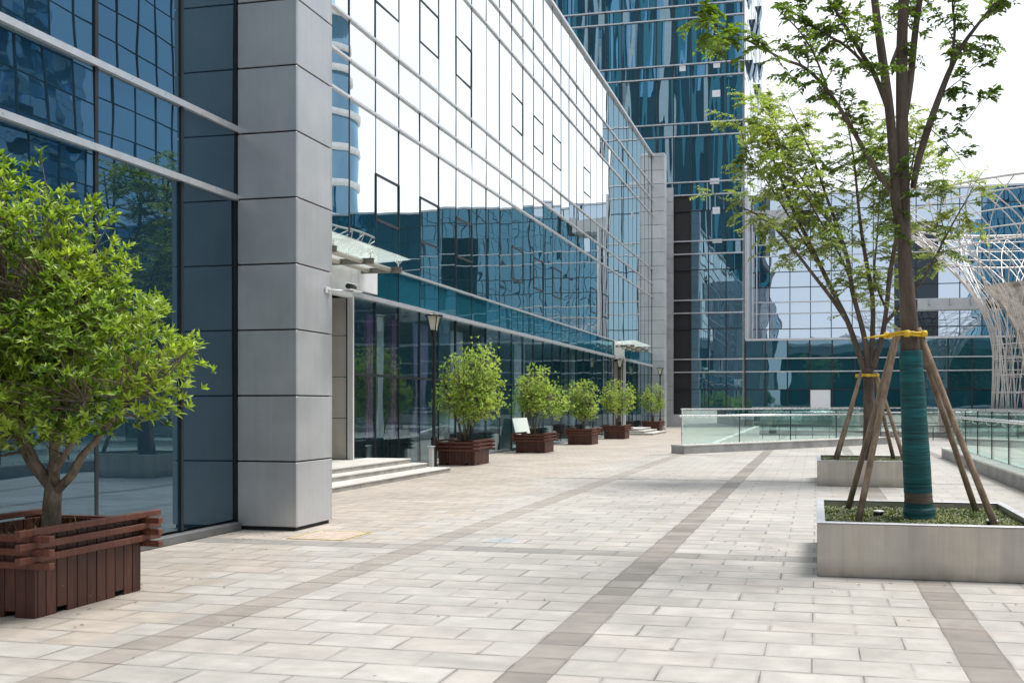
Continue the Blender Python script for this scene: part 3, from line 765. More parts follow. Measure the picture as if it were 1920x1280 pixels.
# ================================================================ foliage tools
def leafmesh(m, p, d, up, ln, wd, fold=.25):
    """one folded leaf: two quads meeting at the midrib, base p, direction d"""
    d = d.normalized(); s = d.cross(up)
    s = s.normalized() if s.length > 1e-4 else d.orthogonal().normalized()
    n = s.cross(d)
    dr = n*(-.12*ln)
    a = p; b = p+d*ln*.45; c = p+d*ln+dr
    l1 = p+d*ln*.32+s*wd*.5+n*wd*fold; l2 = p+d*ln*.68+s*wd*.36+n*wd*fold*.6+dr*.4
    r1 = p+d*ln*.32-s*wd*.5+n*wd*fold; r2 = p+d*ln*.68-s*wd*.36+n*wd*fold*.6+dr*.4
    m.add([a, b, c, l1, l2, r1, r2], [(0, 1, 4, 3), (1, 2, 4), (0, 5, 6, 1), (1, 6, 2)])
def rv(R): 
    while True:
        v = Vector((R.uniform(-1,1), R.uniform(-1,1), R.uniform(-1,1)))
        if .05 < v.length < 1: return v.normalized()

def potted_tree(loc, label, lobes, nwh, per, leaf, wd, mat, seed, trunk, limbs, name='potted_tree', group=None, twigfrac=.3, zsoil=.5):
    """trunk: list of (x,y,z,r) relative to loc; limbs: list of such lists; lobes: (cx,cy,cz,rx,ry,rz)"""
    R = random.Random(seed); L0 = Vector(loc)
    t = thing(name, loc, label, 'tree', group)
    m = MB(); m.tube([L0+Vector(p[:3]) for p in trunk], [p[3] for p in trunk], 12)
    nodes = []
    for lb_ in limbs:
        m.tube([L0+Vector(p[:3]) for p in lb_], [p[3] for p in lb_], 8)
        for a, b in zip(lb_[:-1], lb_[1:]):
            for k in range(4): nodes.append((Vector(a[:3]).lerp(Vector(b[:3]), k/4), a[3]))
        nodes.append((Vector(lb_[-1][:3]), lb_[-1][3]))
    m.build('trunk', BARK2, t)
    tot = sum(l[3]*l[4]*l[5] for l in lobes); lm = MB(); tm = MB()
    for l in lobes:
        cnt = int(nwh*l[3]*l[4]*l[5]/tot)
        k = 0
        while k < cnt:
            v = rv(R)
            rr = (R.random()**.33)
            if rr < .45: continue
            nz = noise.noise(v*2.3+Vector((seed, l[0]*3, 0)))*.28 + noise.noise(v*5+Vector((seed*3, 0, 0)))*.12
            rr = rr*(1+nz)
            p = Vector((l[0]+v.x*l[3]*rr, l[1]+v.y*l[4]*rr, l[2]+v.z*l[5]*rr))
            if noise.noise(p*2.2+Vector((seed*7, 1, 2))) < -.22: 
                k += .35; continue
            k += 1
            o = (v*.55+Vector((0,0,.75))+rv(R)*.35).normalized()
            P = L0+p
            nl = per+R.choice((-1, 0, 1))
            a0 = R.uniform(0, 6.28); e1 = o.orthogonal().normalized(); e2 = o.cross(e1)
            for q in range(nl):
                a = a0+q*2*pi/nl+R.uniform(-.3, .3); tiltv = R.uniform(.25, 1.25)
                d = (o*cos(tiltv)+(e1*cos(a)+e2*sin(a))*sin(tiltv))
                leafmesh(lm, P+o*R.uniform(-.35, .1)*leaf, d, o, leaf*R.uniform(.5, 1.2), wd*R.uniform(.7, 1.2))
            if R.random() < twigfrac:
                b = min(nodes, key=lambda nn_: (nn_[0]-p).length+R.uniform(0, .15))
                mid = b[0].lerp(p, .5)+rv(R)*.05-Vector((0,0,.04))
                tm.tube([L0+b[0], L0+mid, P-o*.01], [min(.012, b[1]*.6), .006, .003], 4, False)
    tm.build('twigs', BARK2, t)
    lm.build('crown', mat, t)
    return t

def wood_planter(x0, y0, label, group, dark=False):
    c = (x0+.5, y0+.5, 0)
    p = thing('wooden_planter', c, label, 'planter', group)
    W = 1.0; R = random.Random(int(x0*10+y0*7))
    boards = MB()
    for side in range(4):
        for k in range(11):
            a = k*W/11+.003; b = (k+1)*W/11-.003; z0 = .0 if k not in (2, 8) else .045
            j = R.uniform(-.0015, .0015)
            if side == 0: boards.cbox((x0+a, y0+j, z0), (x0+b, y0+.022+j, .6), .003)
            if side == 1: boards.cbox((x0+a, y0+W-.022+j, z0), (x0+b, y0+W+j, .6), .003)
            if side == 2: boards.cbox((x0+j, y0+max(a, .023), z0), (x0+.022+j, y0+min(b, W-.023), .6), .003)
            if side == 3: boards.cbox((x0+W-.022+j, y0+max(a, .023), z0), (x0+W+j, y0+min(b, W-.023), .6), .003)
    boards.build('side_boards', WOODM, p)
    m = MB(); m.box((x0+.026, y0+.026, .05), (x0+W-.026, y0+W-.026, .50)); m.build('soil', SOIL, p)
    ov = .17; th = .05
    for k in range(3):
        z = .615-.098*k; r_ = MB()
        r_.cbox((x0+W+.001, y0-ov, z-.0), (x0+W+.05, y0+W+ov, z+th), .004); r_.build('rail_board', WOODR, p)
        r_ = MB(); r_.cbox((x0-.05, y0-ov, z), (x0-.001, y0+W+ov, z+th), .004); r_.build('rail_board', WOODR, p)
    for k in range(3):
        z = .566-.098*k; r_ = MB()
        r_.cbox((x0-ov, y0-.05, z), (x0+W+ov, y0-.001, z+th-.002), .004); r_.build('rail_board', WOODR, p)
        r_ = MB(); r_.cbox((x0-ov, y0+W+.001, z), (x0+W+ov, y0+W+.05, z+th-.002), .004); r_.build('rail_board', WOODR, p)
    return p
def mat_wood(name, a, b):
    t = NT(name); p = t.pos(); r = t.n('ShaderNodeNewGeometry').outputs['Random Per Island']
    q = t.n('ShaderNodeVectorMath', {0: p, 1: (30, 30, 2.2)}, operation='MULTIPLY').outputs[0]
    n = t.noise(1.6, 5, q, .6, .6)
    c = t.mix(t.rng(n, .3, .7, 0, 1), c4(a), c4(b)); c = t.mix(t.math('MULTIPLY', r, .5), c, c4([x*.55 for x in a]))
    w_ = t.n('ShaderNodeTexVoronoi', {'Vector': p, 'Scale': 9}).outputs['Distance']
    c = t.mix(t.math('MULTIPLY', t.math('LESS_THAN', w_, .05), .5), c, (.35, .25, .2, 1))
    t.pbr(Base_Color=c, Roughness=.5, Normal=t.bump(n, .35, .006)); return t.m
WOODM = mat_wood('stained_boards', (.055, .018, .011), (.12, .042, .025))
WOODR = mat_wood('stained_rails', (.085, .027, .018), (.19, .068, .042))

# near planter and its tree
wood_planter(-6.62, 5.34, 'near red brown wooden planter in the lower left corner', 'wooden planters')
potted_tree((-6.03, 5.86, .5), 'large leafy osmanthus tree in the near wooden planter at the left', 
    [(-.45, 0, 2.02, .92, .85, 1.05), (.50, .02, 1.42, .72, .72, .56), (-.85, -.1, 1.2, .8, .7, .6), (-.02, 0, 1.72, .72, .8, .66), (.1, -.15, 1.12, .7, .6, .38)],
    4400, 7, .080, .026, L_NEAR, 3,
    [(0,0,-.1,.085), (.01,0,.10,.070), (.02,0,.3,.064), (.03,.01,.46,.060)],
    [[(.03,0,.42,.045), (.02,.02,.62,.036), (-.02,.05,.85,.03), (.0,.05,1.2,.022), (.05,.0,1.9,.012)],
     [(.03,0,.40,.042), (-.08,-.05,.60,.034), (-.15,-.08,.8,.028), (-.2,-.1,1.1,.022), (-.4,0,1.8,.012)],
     [(.03,0,.36,.042), (.18,.02,.50,.034), (.27,.03,.66,.03), (.42,.05,.82,.022), (.75,.05,1.2,.010)],
     [(.05,0,.42,.034), (.15,-.1,.56,.028), (.32,-.1,.78,.02), (.42,-.1,1.1,.012)],
     [(.03,0,.38,.038), (-.22,.04,.58,.028), (-.38,.05,.8,.022), (-.7,0,1.1,.012)],
     [(.0,0,.5,.03), (-.05,.15,.9,.022), (-.1,.2,1.5,.012)]], name='potted_tree', group='potted trees in wooden planters', twigfrac=.25)
# litter and dry stems in that planter
R = random.Random(8); m = MB()
for k in range(420):
    p = Vector((-6.59+R.random()*.94, 5.37+R.random()*.94, .505)); leafmesh(m, p, Vector((R.uniform(-1,1), R.uniform(-1,1), R.uniform(-.1,.6))), Vector((0,0,1)), R.uniform(.03, .07), .012)
for k in range(16):
    p = Vector((-6.55+R.random()*.86, 5.5+R.random()*.8, .5)); q = p+Vector((R.uniform(-.06,.06), R.uniform(-.06,.06), R.uniform(.06,.17)))
    m.tube([p, p.lerp(q, .6)+rv(R)*.01, q], [.003, .0025, .002], 4)
tag(m.build('leaf_litter', mat_leaf('dry_litter', [(.10, .06, .03), (.2, .12, .05), (.30, .21, .09)], .1)), kind='stuff')

far = [(-9.75, 21.1, 'first wooden planter beyond the steps, beside the tall lamp post'), (-9.8, 27.1, 'second wooden planter along the facade, in front of the leaning glass sheet'),
       (-9.79, 33.1, 'third wooden planter along the facade, middle of the row'), (-9.79, 39.05, 'fourth wooden planter, just before the far stone steps'), (-10.2, 50.3, 'fifth and farthest wooden planter, beyond the far stone steps')]
for x, y, lab in far: wood_planter(x, y, lab, 'wooden planters')
def far_tree(x, y, lab, seed, sc, n, stems, sh=0.0):
    R = random.Random(seed); limbs = []
    for k in range(stems):
        a = k*2*pi/stems+R.uniform(-.4, .4); rr = .16 if stems > 2 else .05
        limbs.append([(cos(a)*.05, sin(a)*.05, 0, .024), (cos(a)*rr, sin(a)*rr, .5*sc, .018), (cos(a)*.4*sc, sin(a)*.4*sc, 1.3*sc, .008)])
    return potted_tree((x+.5, y+.5, .5), lab, [(sh+R.uniform(-.1,.1), 0, 1.5*sc, R.uniform(.68,.82)*sc, .80*sc, R.uniform(.8,.95)*sc), (sh+R.uniform(.05,.3), -.1, R.uniform(.95,1.15)*sc, R.uniform(.66,.84)*sc, .78*sc, .55*sc), (sh-R.uniform(.15,.35), .1, R.uniform(1.05,1.4)*sc, R.uniform(.6,.75)*sc, .78*sc, .58*sc)],
        n, 5, .085, .036, L_POT, seed, [(0,0,-.1,.045), (.01,0,.2,.036), (0,0,.45,.03)], limbs, group='potted trees in wooden planters', twigfrac=.3)
far_tree(*far[0][:2], 'tallest of the far potted trees, multi-stemmed, beside the black lamp post', 11, 1.17, 2300, 5, .22)
far_tree(*far[1][:2], 'round potted tree in the second wooden planter, before the leaning glass sheet', 12, 1.04, 1800, 4, .18)
far_tree(*far[2][:2], 'third potted tree in the row with one slim straight trunk', 13, .88, 1150, 1)
far_tree(*far[3][:2], 'fourth potted tree, growing in front of the far lamp post', 14, 1.02, 1150, 2)
far_tree(*far[4][:2], 'smallest and farthest potted tree in front of the rear grey pillar', 15, 1.0, 900, 2)

# ================================================================ steel planters with staked trees
PLM = None
t = NT('brushed_planter_steel'); p = t.pos()
q = t.n('ShaderNodeVectorMath', {0: p, 1: (1.1, 1.1, .35)}, operation='MULTIPLY').outputs[0]
n1 = t.noise(1.7, 3, q); n2 = t.noise(5, 5, p)
z = t.n('ShaderNodeSeparateXYZ', {0: p}).outputs[2]
c = t.mix(t.rng(n1, .35, .65, 0, 1), (.50, .47, .44, 1), (.60, .55, .48, 1))
c = t.n('ShaderNodeVectorMath', {0: c, 'Scale': t.rng(n2, .3, .7, .92, 1.05)}, operation='SCALE').outputs[0]
dirt = t.math('MULTIPLY', t.rng(z, 0, .17, .6, 0), t.rng(n2, .35, .6, .3, 1))
vs_q = t.n('ShaderNodeVectorMath', {0: p, 1: (7, 7, .35)}, operation='MULTIPLY').outputs[0]
c = t.n('ShaderNodeVectorMath', {0: c, 'Scale': t.rng(t.noise(1.4, 5, vs_q, .7), .3, .75, 1.06, .84)}, operation='SCALE').outputs[0]
c = t.mix(dirt, c, (.14, .12, .10, 1))
t.pbr(Base_Color=c, Roughness=t.rng(n1, .3, .7, .34, .46), Metallic=.55, Normal=t.bump(t.noise(.9, 2, p), .08, .03)); PLM = t.m
def steel_planter(x0, y0, label):
    W = 2.0; H = .485; T = .055
    p = thing('steel_planter', (x0+1, y0+1, 0), label, 'planter', 'square steel tree planters')
    m = MB()
    m.cbox((x0, y0, .0), (x0+W, y0+T, H), .006); m.cbox((x0, y0+W-T, 0), (x0+W, y0+W, H), .006)
    m.cbox((x0, y0+T+.0005, 0), (x0+T, y0+W-T-.0005, H), .006); m.cbox((x0+W-T, y0+T+.0005, 0), (x0+W, y0+W-T-.0005, H), .006)
    m.build('side_walls', PLM, p)
    m = MB()
    fs = MB(); e = .004
    # flat folded rim with sloping inner lip
    for (a, b) in (((x0-e, y0-e), (x0+W+e, y0+T+.02)), ((x0-e, y0+W-T-.02), (x0+W+e, y0+W+e)), ((x0-e, y0+T+.021), (x0+T+.02, y0+W-T-.021)), ((x0+W-T-.02, y0+T+.021), (x0+W+e, y0+W-T-.021))):
        fs.cbox((a[0], a[1], H+.0005), (b[0], b[1], H+.012), .003)
    fs.build('rim', SILVER, p)
    m.box((x0+T, y0+T, .03), (x0+W-T, y0+W-T, .385)); m.build('soil', SOIL, p)
    return p
def ground_cover(x0, y0, n, seed, s=1):
    R = random.Random(seed); m = MB()
    for k in range(n):
        p = Vector((x0+.06+R.random()*1.88, y0+.06+R.random()*1.88, .385)); h = R.uniform(.015, .06)+.02*noise.noise(p*4)
        for q in range(4):
            a = R.uniform(0, 6.28); d = Vector((cos(a), sin(a), R.uniform(.3, 1.4)))
            leafmesh(m, p+Vector((0,0,h*.6)), d, Vector((0,0,1)), R.uniform(.022, .045)*s, .014*s)
    tag(m.build('ground_cover', L_GC), kind='stuff')
steel_planter(0, 8.0, 'near square brushed steel planter holding the tree with the teal wrapped trunk')
steel_planter(0, 17.0, 'farther square steel planter holding the bare trunked staked tree')
ground_cover(0, 8.0, 8500, 1); ground_cover(0, 17.0, 4200, 2, 1.4)

def limb(m, pts, nodes, n=8, wob=.0, R=None):
    """pts: (px,py,Y,r) -> smooth tube; returns dense point list"""
    P = [at(a, b, c) for a, b, c, r in pts]; rr = [q[3] for q in pts]; o = []; ro = []
    for i in range(len(P)-1):
        p0 = P[max(i-1, 0)]; p1 = P[i]; p2 = P[i+1]; p3 = P[min(i+2, len(P)-1)]
        for k in range(4):
            t = k/4
            o.append(.5*((2*p1)+(-p0+p2)*t+(2*p0-5*p1+4*p2-p3)*t*t+(-p0+3*p1-3*p2+p3)*t*t*t)); ro.append(rr[i]*(1-t)+rr[i+1]*t)
    o.append(P[-1]); ro.append(rr[-1])
    m.tube(o, ro, n); nodes.append((o, ro)); return o
def leafy(nodes, R, tw, lm, ntw, tl, per, leaf, wd, rmax, up=.35, sub=2, droop=.25, skip=None):
    """twigs with alternate leaves along limbs thinner than rmax"""
    cand = []
    for o, ro in nodes:
        for i in range(len(o)-1):
            if ro[i] < rmax: cand.append((o[i], o[i+1], ro[i], (o[i+1]-o[i]).length))
    tot = sum(c_[3] for c_ in cand)
    for a, b, r, ln in cand:
        k = ntw*ln/tot; k = int(k)+(1 if R.random() < k-int(k) else 0)
        for _ in range(k):
            p = a.lerp(b, R.random()); ax = (b-a).normalized()
            d = (rv(R)+ax*.5+Vector((0,0,up))).normalized()
            def twig(p, d, L_, r0, lev):
                pts = [p]; dd = d.copy(); q = p; ns_ = 5
                for s_ in range(ns_):
                    dd = (dd+rv(R)*.22+Vector((0,0,-droop*.25))).normalized(); q = q+dd*L_/ns_; pts.append(q)
                if skip and skip(pts[-1]): return
                tw.tube(pts, [r0*(1-.8*i/ns_) for i in range(ns_+1)], 4, False)
                hz = dd.cross(Vector((0,0,1))); hz = hz.normalized() if hz.length > .01 else Vector((1,0,0))
                for s_ in range(per):
                    t_ = (s_+.6)/per; x = t_*ns_; i = min(int(x), ns_-1); pp = pts[i].lerp(pts[i+1], x-i)
                    if t_ < .15 and lev == 0: continue
                    sd_ = (1 if s_ % 2 else -1)
                    ld = (pts[i+1]-pts[i]).normalized()*.6+hz*sd_*.9+Vector((0,0,R.uniform(-.35, .25)))+rv(R)*.25
                    leafmesh(lm, pp, ld, (Vector((0,0,1))+rv(R)*.5).normalized(), leaf*R.uniform(.7, 1.15), wd*R.uniform(.8, 1.15), .12)
                if lev < sub:
                    for _q in range(2):
                        i = R.randint(1, ns_-1); s2 = (hz*R.choice((-1, 1))*.8+(pts[i+1]-pts[i]).normalized()*.7+rv(R)*.3).normalized()
                        twig(pts[i], s2, L_*R.uniform(.45, .7), r0*.6, lev+1)
            twig(p, d, tl*R.uniform(.55, 1.25), min(.008, r*.6), 0)

# --- tree one
R = random.Random(21); m = MB(); nodes = []
t1 = thing('street_tree', at(1723, 975, 9.0), 'near zelkova tree with teal wrapped trunk rising out of the top of the photo', 'tree', 'staked zelkova trees')
limb(m, [(1724,985,9,.135),(1722,930,9,.125),(1716,800,9,.110),(1708,670,9,.098),(1704,600,9,.088),(1698,510,9,.072),(1695,430,9,.067),(1693,330,9,.064),(1691,200,9,.060),(1691,90,9,.056),(1694,0,9,.052),(1698,-150,9,.045),(1690,-330,9,.03),(1700,-520,9,.012)], nodes, 14)
limb(m, [(1700,500,9,.025),(1689,430,8.95,.040),(1681,380,8.9,.045),(1675,300,8.9,.046),(1668,210,8.9,.047),(1656,120,8.9,.045),(1645,40,8.9,.040),(1632,-60,8.9,.036),(1610,-200,8.9,.02),(1600,-330,8.9,.01)], nodes, 10)
limb(m, [(1712,352,9,.03),(1722,300,9.02,.036),(1742,236,9.05,.036),(1762,180,9.1,.032),(1782,130,9.1,.028),(1805,85,9.1,.022),(1850,25,9.1,.014),(1890,-25,9.1,.008)], nodes, 8)
limb(m, [(1782,130,9.1,.02),(1790,60,9.1,.015),(1786,0,9.1,.010),(1795,-80,9.1,.006)], nodes, 6)
limb(m, [(1698,215,9,.03),(1707,150,9.1,.036),(1716,60,9.2,.034),(1725,0,9.2,.030),(1745,-120,9.3,.02),(1770,-260,9.3,.01)], nodes, 8)
limb(m, [(1692,385,9,.022),(1655,338,8.8,.026),(1622,285,8.7,.024),(1588,225,8.5,.021),(1552,170,8.3,.018),(1510,128,8.1,.015),(1470,112,8.0,.012),(1425,88,7.8,.010),(1380,65,7.6,.008),(1345,48,7.5,.006),(1318,38,7.4,.004)], nodes, 7)
limb(m, [(1552,170,8.3,.012),(1530,110,8.3,.010),(1500,60,8.2,.008),(1462,22,8.1,.005)], nodes, 6)
limb(m, [(1665,205,8.9,.026),(1640,140,8.8,.026),(1612,95,8.7,.022),(1585,50,8.6,.018),(1560,10,8.5,.013),(1520,-40,8.4,.008)], nodes, 7)
limb(m, [(1640,140,8.8,.018),(1590,90,8.6,.014),(1540,60,8.5,.010),(1490,25,8.4,.006)], nodes, 6)
limb(m, [(1672,120,8.9,.02),(1690,70,9.1,.02),(1700,20,9.3,.016),(1712,-40,9.4,.01)], nodes, 6)
m.build('trunk', BARK1, t1)
tw_ = MB(); lm = MB(); 
leafy(nodes, R, tw_, lm, 140, .34, 10, .060, .029, .03)
# a few deliberate sprays
extra = []
xm_ = tw_
for pts in ([(1782,215,9.1,.006),(1810,228,9,.005),(1840,190,9,.003),(1862,182,9,.002)], [(1760,180,9.1,.006),(1800,150,9,.005),(1835,120,9,.003),(1848,118,9,.002)],
            [(1742,240,9,.006),(1775,270,9,.005),(1800,300,9,.003),(1812,318,9,.002)], [(1345,48,7.5,.004),(1310,30,7.4,.003),(1290,15,7.4,.002)], [(1345,48,7.5,.004),(1315,70,7.4,.003),(1300,85,7.4,.002)],
            [(1380,65,7.6,.004),(1350,90,7.4,.003),(1340,98,7.4,.002)], [(1850,25,9.1,.005),(1870,5,9.1,.003),(1885,-5,9.1,.002)], [(1340,47,7.5,.004),(1325,10,7.4,.003),(1335,-25,7.3,.002)]):
    limb(xm_, pts, extra, 5)
leafy(extra, R, tw_, lm, 50, .17, 8, .072, .036, .1, sub=1)
tw_.build('twigs', BARK1, t1); lm.build('crown', L_T1, t1)
def wrap(root, y_top, y_bot):
    t = NT('teal_wrap'); p = t.pos(); z = t.n('ShaderNodeSeparateXYZ', {0: p}).outputs[2]
    q = t.n('ShaderNodeVectorMath', {0: p, 1: (1.5, 1.5, 26)}, operation='MULTIPLY').outputs[0]
    n = t.noise(1.1, 4, q, .6, .4)
    c = t.mix(t.rng(n, .3, .7, 0, 1), (.0, .032, .042, 1), (.002, .135, .145, 1))
    bands = t.math('LESS_THAN', t.math('ABSOLUTE', t.math('SUBTRACT', t.math('ADD', z, t.math('MULTIPLY', n, .05)), .66)), .055)
    bands = t.math('MINIMUM', 1, bands) if True else t.math('MAXIMUM', bands, t.math('LESS_THAN', t.math('ABSOLUTE', t.math('SUBTRACT', t.math('ADD', z, t.math('MULTIPLY', n, .06)), 1.72)), .016))
    c = t.mix(t.math('MULTIPLY', bands, .85), c, (.13, .08, .055, 1))
    t.pbr(Base_Color=c, Roughness=.7, Normal=t.bump(n, .8, .02))
    m = MB(); P = []; rr = []
    ys_ = [972, 955, 950, 930, 925, 905, 860, 800, 740, 690, 650]
    R2 = random.Random(4)
    for i, yy in enumerate(ys_):
        f = (972-yy)/322; P.append(at(1724-17*f, yy, 9)); rr.append((.139-.030*f)+R2.uniform(0, .006)+(.016 if i in (0, 1) else 0))
    pts = []; rs = []
    for i in range(len(P)-1):
        for k in range(5): pts.append(P[i].lerp(P[i+1], k/5)); rs.append(rr[i]+(rr[i+1]-rr[i])*k/5+R2.uniform(0, .004))
    m.tube(pts, rs, 20); m.build('trunk_wrap', t.m, root)
wrap(t1, 650, 972)

# --- tree two
R = random.Random(33); m = MB(); nodes = []
t2 = thing('street_tree', at(1628, 862, 18), 'second zelkova tree behind, forking low above a yellow tie', 'tree', 'staked zelkova trees')
Y = 18
limb(m, [(1626,872,Y,.17),(1628,850,Y,.135),(1630,800,Y,.118),(1629,740,Y,.110),(1628,690,Y,.105)], nodes, 12)
limb(m, [(1624,705,Y,.07),(1608,655,Y,.058),(1588,600,Y,.052),(1566,555,Y,.045),(1545,512,Y,.045),(1520,460,Y,.038),(1492,405,Y,.036),(1468,345,Y,.028),(1445,285,Y,.018),(1432,235,Y,.010)], nodes, 8)
limb(m, [(1590,605,Y,.045),(1560,560,17.6,.040),(1525,515,17.4,.034),(1490,470,17.2,.028),(1450,425,17,.022),(1405,395,17,.014),(1350,378,16.9,.006)], nodes, 7)
limb(m, [(1628,700,Y,.068),(1622,640,Y,.056),(1610,590,Y,.048),(1598,545,Y,.048),(1590,490,18.2,.045),(1572,430,18.3,.036),(1550,370,18.4,.028),(1528,305,18.4,.02),(1500,240,18.4,.012),(1480,200,18.4,.007)], nodes, 8)
limb(m, [(1632,700,Y,.065),(1636,630,18.1,.052),(1636,560,18.2,.046),(1626,500,18.3,.045),(1616,440,18.4,.036),(1608,370,18.4,.028),(1600,290,18.4,.02),(1585,215,18.4,.01)], nodes, 8)
limb(m, [(1636,690,Y,.065),(1652,640,Y,.054),(1662,580,Y,.046),(1668,520,Y,.05),(1680,450,Y,.04),(1696,380,Y,.03),(1712,300,Y,.018),(1720,240,Y,.01)], nodes, 8)
limb(m, [(1656,610,Y,.04),(1700,560,17.8,.036),(1730,525,17.7,.032),(1752,485,17.6,.025),(1775,440,17.5,.018),(1800,395,17.4,.012),(1826,350,17.3,.006)], nodes, 7)
limb(m, [(1775,440,17.5,.012),(1762,400,17.5,.010),(1770,350,17.5,.007),(1765,315,17.5,.004)], nodes, 6)
limb(m, [(1572,430,18.3,.02),(1540,400,18,.016),(1500,350,17.8,.010),(1450,320,17.7,.006)], nodes, 6)
limb(m, [(1545,512,Y,.03),(1500,440,18.3,.024),(1445,350,18.5,.016),(1400,280,18.5,.010),(1385,215,18.5,.006)], nodes, 6)
limb(m, [(1662,580,Y,.03),(1640,520,18.6,.024),(1645,440,18.9,.018),(1650,350,19,.01),(1655,270,19,.006)], nodes, 6)
limb(m, [(1608,370,18.4,.016),(1640,310,18.2,.01),(1660,230,18,.006)], nodes, 6)
limb(m, [(1528,305,18.4,.014),(1480,260,18,.010),(1440,215,17.8,.007),(1410,195,17.6,.004)], nodes, 6)
limb(m, [(1590,490,18.2,.03),(1560,420,18.5,.024),(1500,330,18.8,.018),(1455,250,19,.011),(1440,190,19,.006)], nodes, 6)
limb(m, [(1610,590,Y,.03),(1585,500,17.6,.024),(1530,400,17.4,.018),(1475,300,17.2,.011),(1455,240,17.1,.006)], nodes, 6)
limb(m, [(1668,520,Y,.03),(1680,440,18.3,.024),(1670,350,18.5,.018),(1690,270,18.6,.011),(1700,215,18.6,.006)], nodes, 6)
m.build('trunk', BARK1, t2)
tw_ = MB(); lm = MB()
leafy(nodes, R, tw_, lm, 460, .62, 12, .078, .037, .030, up=.15, sub=2)
leafy(nodes, R, tw_, lm, 50, .35, 8, .08, .038, .06, up=.3, sub=1)
tw_.build('twigs', BARK1, t2); lm.build('crown', L_T2, t2)

# stakes and ties
YEL = mat_simple('yellow_strap', (.78, .50, .02), .45, 0, .1, 8)
def stakes(feet, top, r, labels, grp, rtop):
    for (f, lab) in zip(feet, labels):
        a = Vector(f); d = Vector((a.x-top.x, a.y-top.y, 0)).normalized()
        b = top+d*rtop+Vector((0,0,.06)); m = MB(); mid = a.lerp(b, .5)+Vector((random.Random(a.x).uniform(-.015, .015), 0, 0))
        m.tube([a, a.lerp(mid, .5), mid, mid.lerp(b, .5), b], [r*1.1, r*1.05, r, r*.98, r*.9], 9)
        tag(m.build('tree_stake', POLE), lab, 'stake', grp)
top1 = at(1700, 628, 9.0)
stakes([(.37, 8.42, .36), (1.66, 8.45, .36), (.32, 9.72, .36), (1.70, 9.72, .36)], top1, .031,
       ['near left wooden stake propping the teal wrapped trunk', 'near right wooden stake propping the teal wrapped trunk', 'rear left wooden stake of the teal wrapped tree', 'rear right wooden stake of the teal wrapped tree'], 'wooden stakes propping the near tree', .13)
top2 = at(1628, 704, 18)
stakes([(.35, 17.5, .36), (1.72, 17.5, .36), (.35, 18.6, .36), (1.6, 18.7, .36)], top2, .040,
       ['near left stake of the farther tree', 'near right stake of the farther tree', 'rear left stake of the farther tree', 'rear right stake of the farther tree'], 'wooden stakes propping the farther tree', .18)
def tie(c, r, label, tail):
    t = thing('tree_tie', c, label, 'strap', 'yellow tree ties'); m = MB()
    for dz in (-.012, .014):
        m.tube([c+Vector((r*cos(2*pi*i/20), r*sin(2*pi*i/20), dz+.006*sin(i))) for i in range(21)], .012, 6, False)
    m.build('loop', YEL, t)
    for a in (-.75, .25, 2.4, 3.9):
        k = MB(); p = c+Vector((cos(a-.9)*r*1.12, sin(a-.9)*r*1.12, 0)); k.tube([p+Vector((0,0,-.032)), p+Vector((0,0,0)), p+Vector((0,0,.032))], [.026, .036, .026], 8); k.build('knot', YEL, t)
    if tail:
        k = MB(); k.tube([c+Vector((-r, -.03, 0)), c+Vector((-r-.10, -.05, -.012)), c+Vector((-r-.25, -.08, -.03))], [.014, .013, .006], 6); k.build('loose_end', YEL, t)
tie(top1+Vector((0,0,.0)), .175, 'yellow strap with loose end round the near tree and its stakes', True)
tie(top2+Vector((0,0,.0)), .20, 'yellow strap round the farther tree at its fork', False)
# small spotlights in the near planter
def spot(x, y, label):
    s = thing('garden_spotlight', (x, y, .385), label, 'light', 'garden spotlights')
    m = MB(); m.lathe([(.045, 0), (.05, .07), (.055, .085)], (x, y, .385), 14); m.build('housing', BLACK, s)
    m = MB(); m.lathe([(.056, 0), (.056, .012)], (x, y, .471), 14); m.build('cap', WHITEP, s)
spot(.62, 9.1, 'small black spotlight in the ground cover left of the teal trunk'); spot(1.62, 8.55, 'small spotlight beside the near right stake foot')

# ================================================================ lamp posts
def lamp(x, y, label):
    p = thing('lamp_post', (x, y, 0), label, 'street lamp', 'black lamp posts along the facade')
    m = MB(); m.lathe([(.10, 0), (.10, .03), (.075, .04), (.070, .66), (.078, .68), (.078, .72), (.042, .76), (.036, 3.30), (.042, 3.36), (.065, 3.44), (.09, 3.50)], (x, y, 0), 18); m.build('pole', BLACK, p)
    m = MB(); m.lathe([(.085, 3.505), (.15, 3.86)], (x, y, 0), 4, False); m.build('lantern_glass', LAMPG, p)
    m = MB(); m.lathe([(.22, 3.862), (.24, 3.872), (.235, 3.89), (.12, 3.93), (.03, 3.95)], (x, y, 0), 20); m.build('lamp_cap', BLACK, p)
    for k in range(4):
        a = pi/4+k*pi/2; m = MB()
        m.tube([(x+.075*cos(a), y+.075*sin(a), 3.44), (x+.13*cos(a), y+.13*sin(a), 3.58), (x+.21*cos(a), y+.21*sin(a), 3.87)], .014, 6); m.build('frame_arm', BLACK, p)
LAMPG = mat_simple('opal_glass', (.72, .68, .55), .3, 0, .05)
lamp(-9.72, 20.75, 'tall black lamp post beside the first far planter')
lamp(-9.72, 42.1, 'black lamp post behind the fourth potted tree at the far canopy')
lamp(-9.55, 52.4, 'farthest black lamp post, in front of the rear grey pillar')

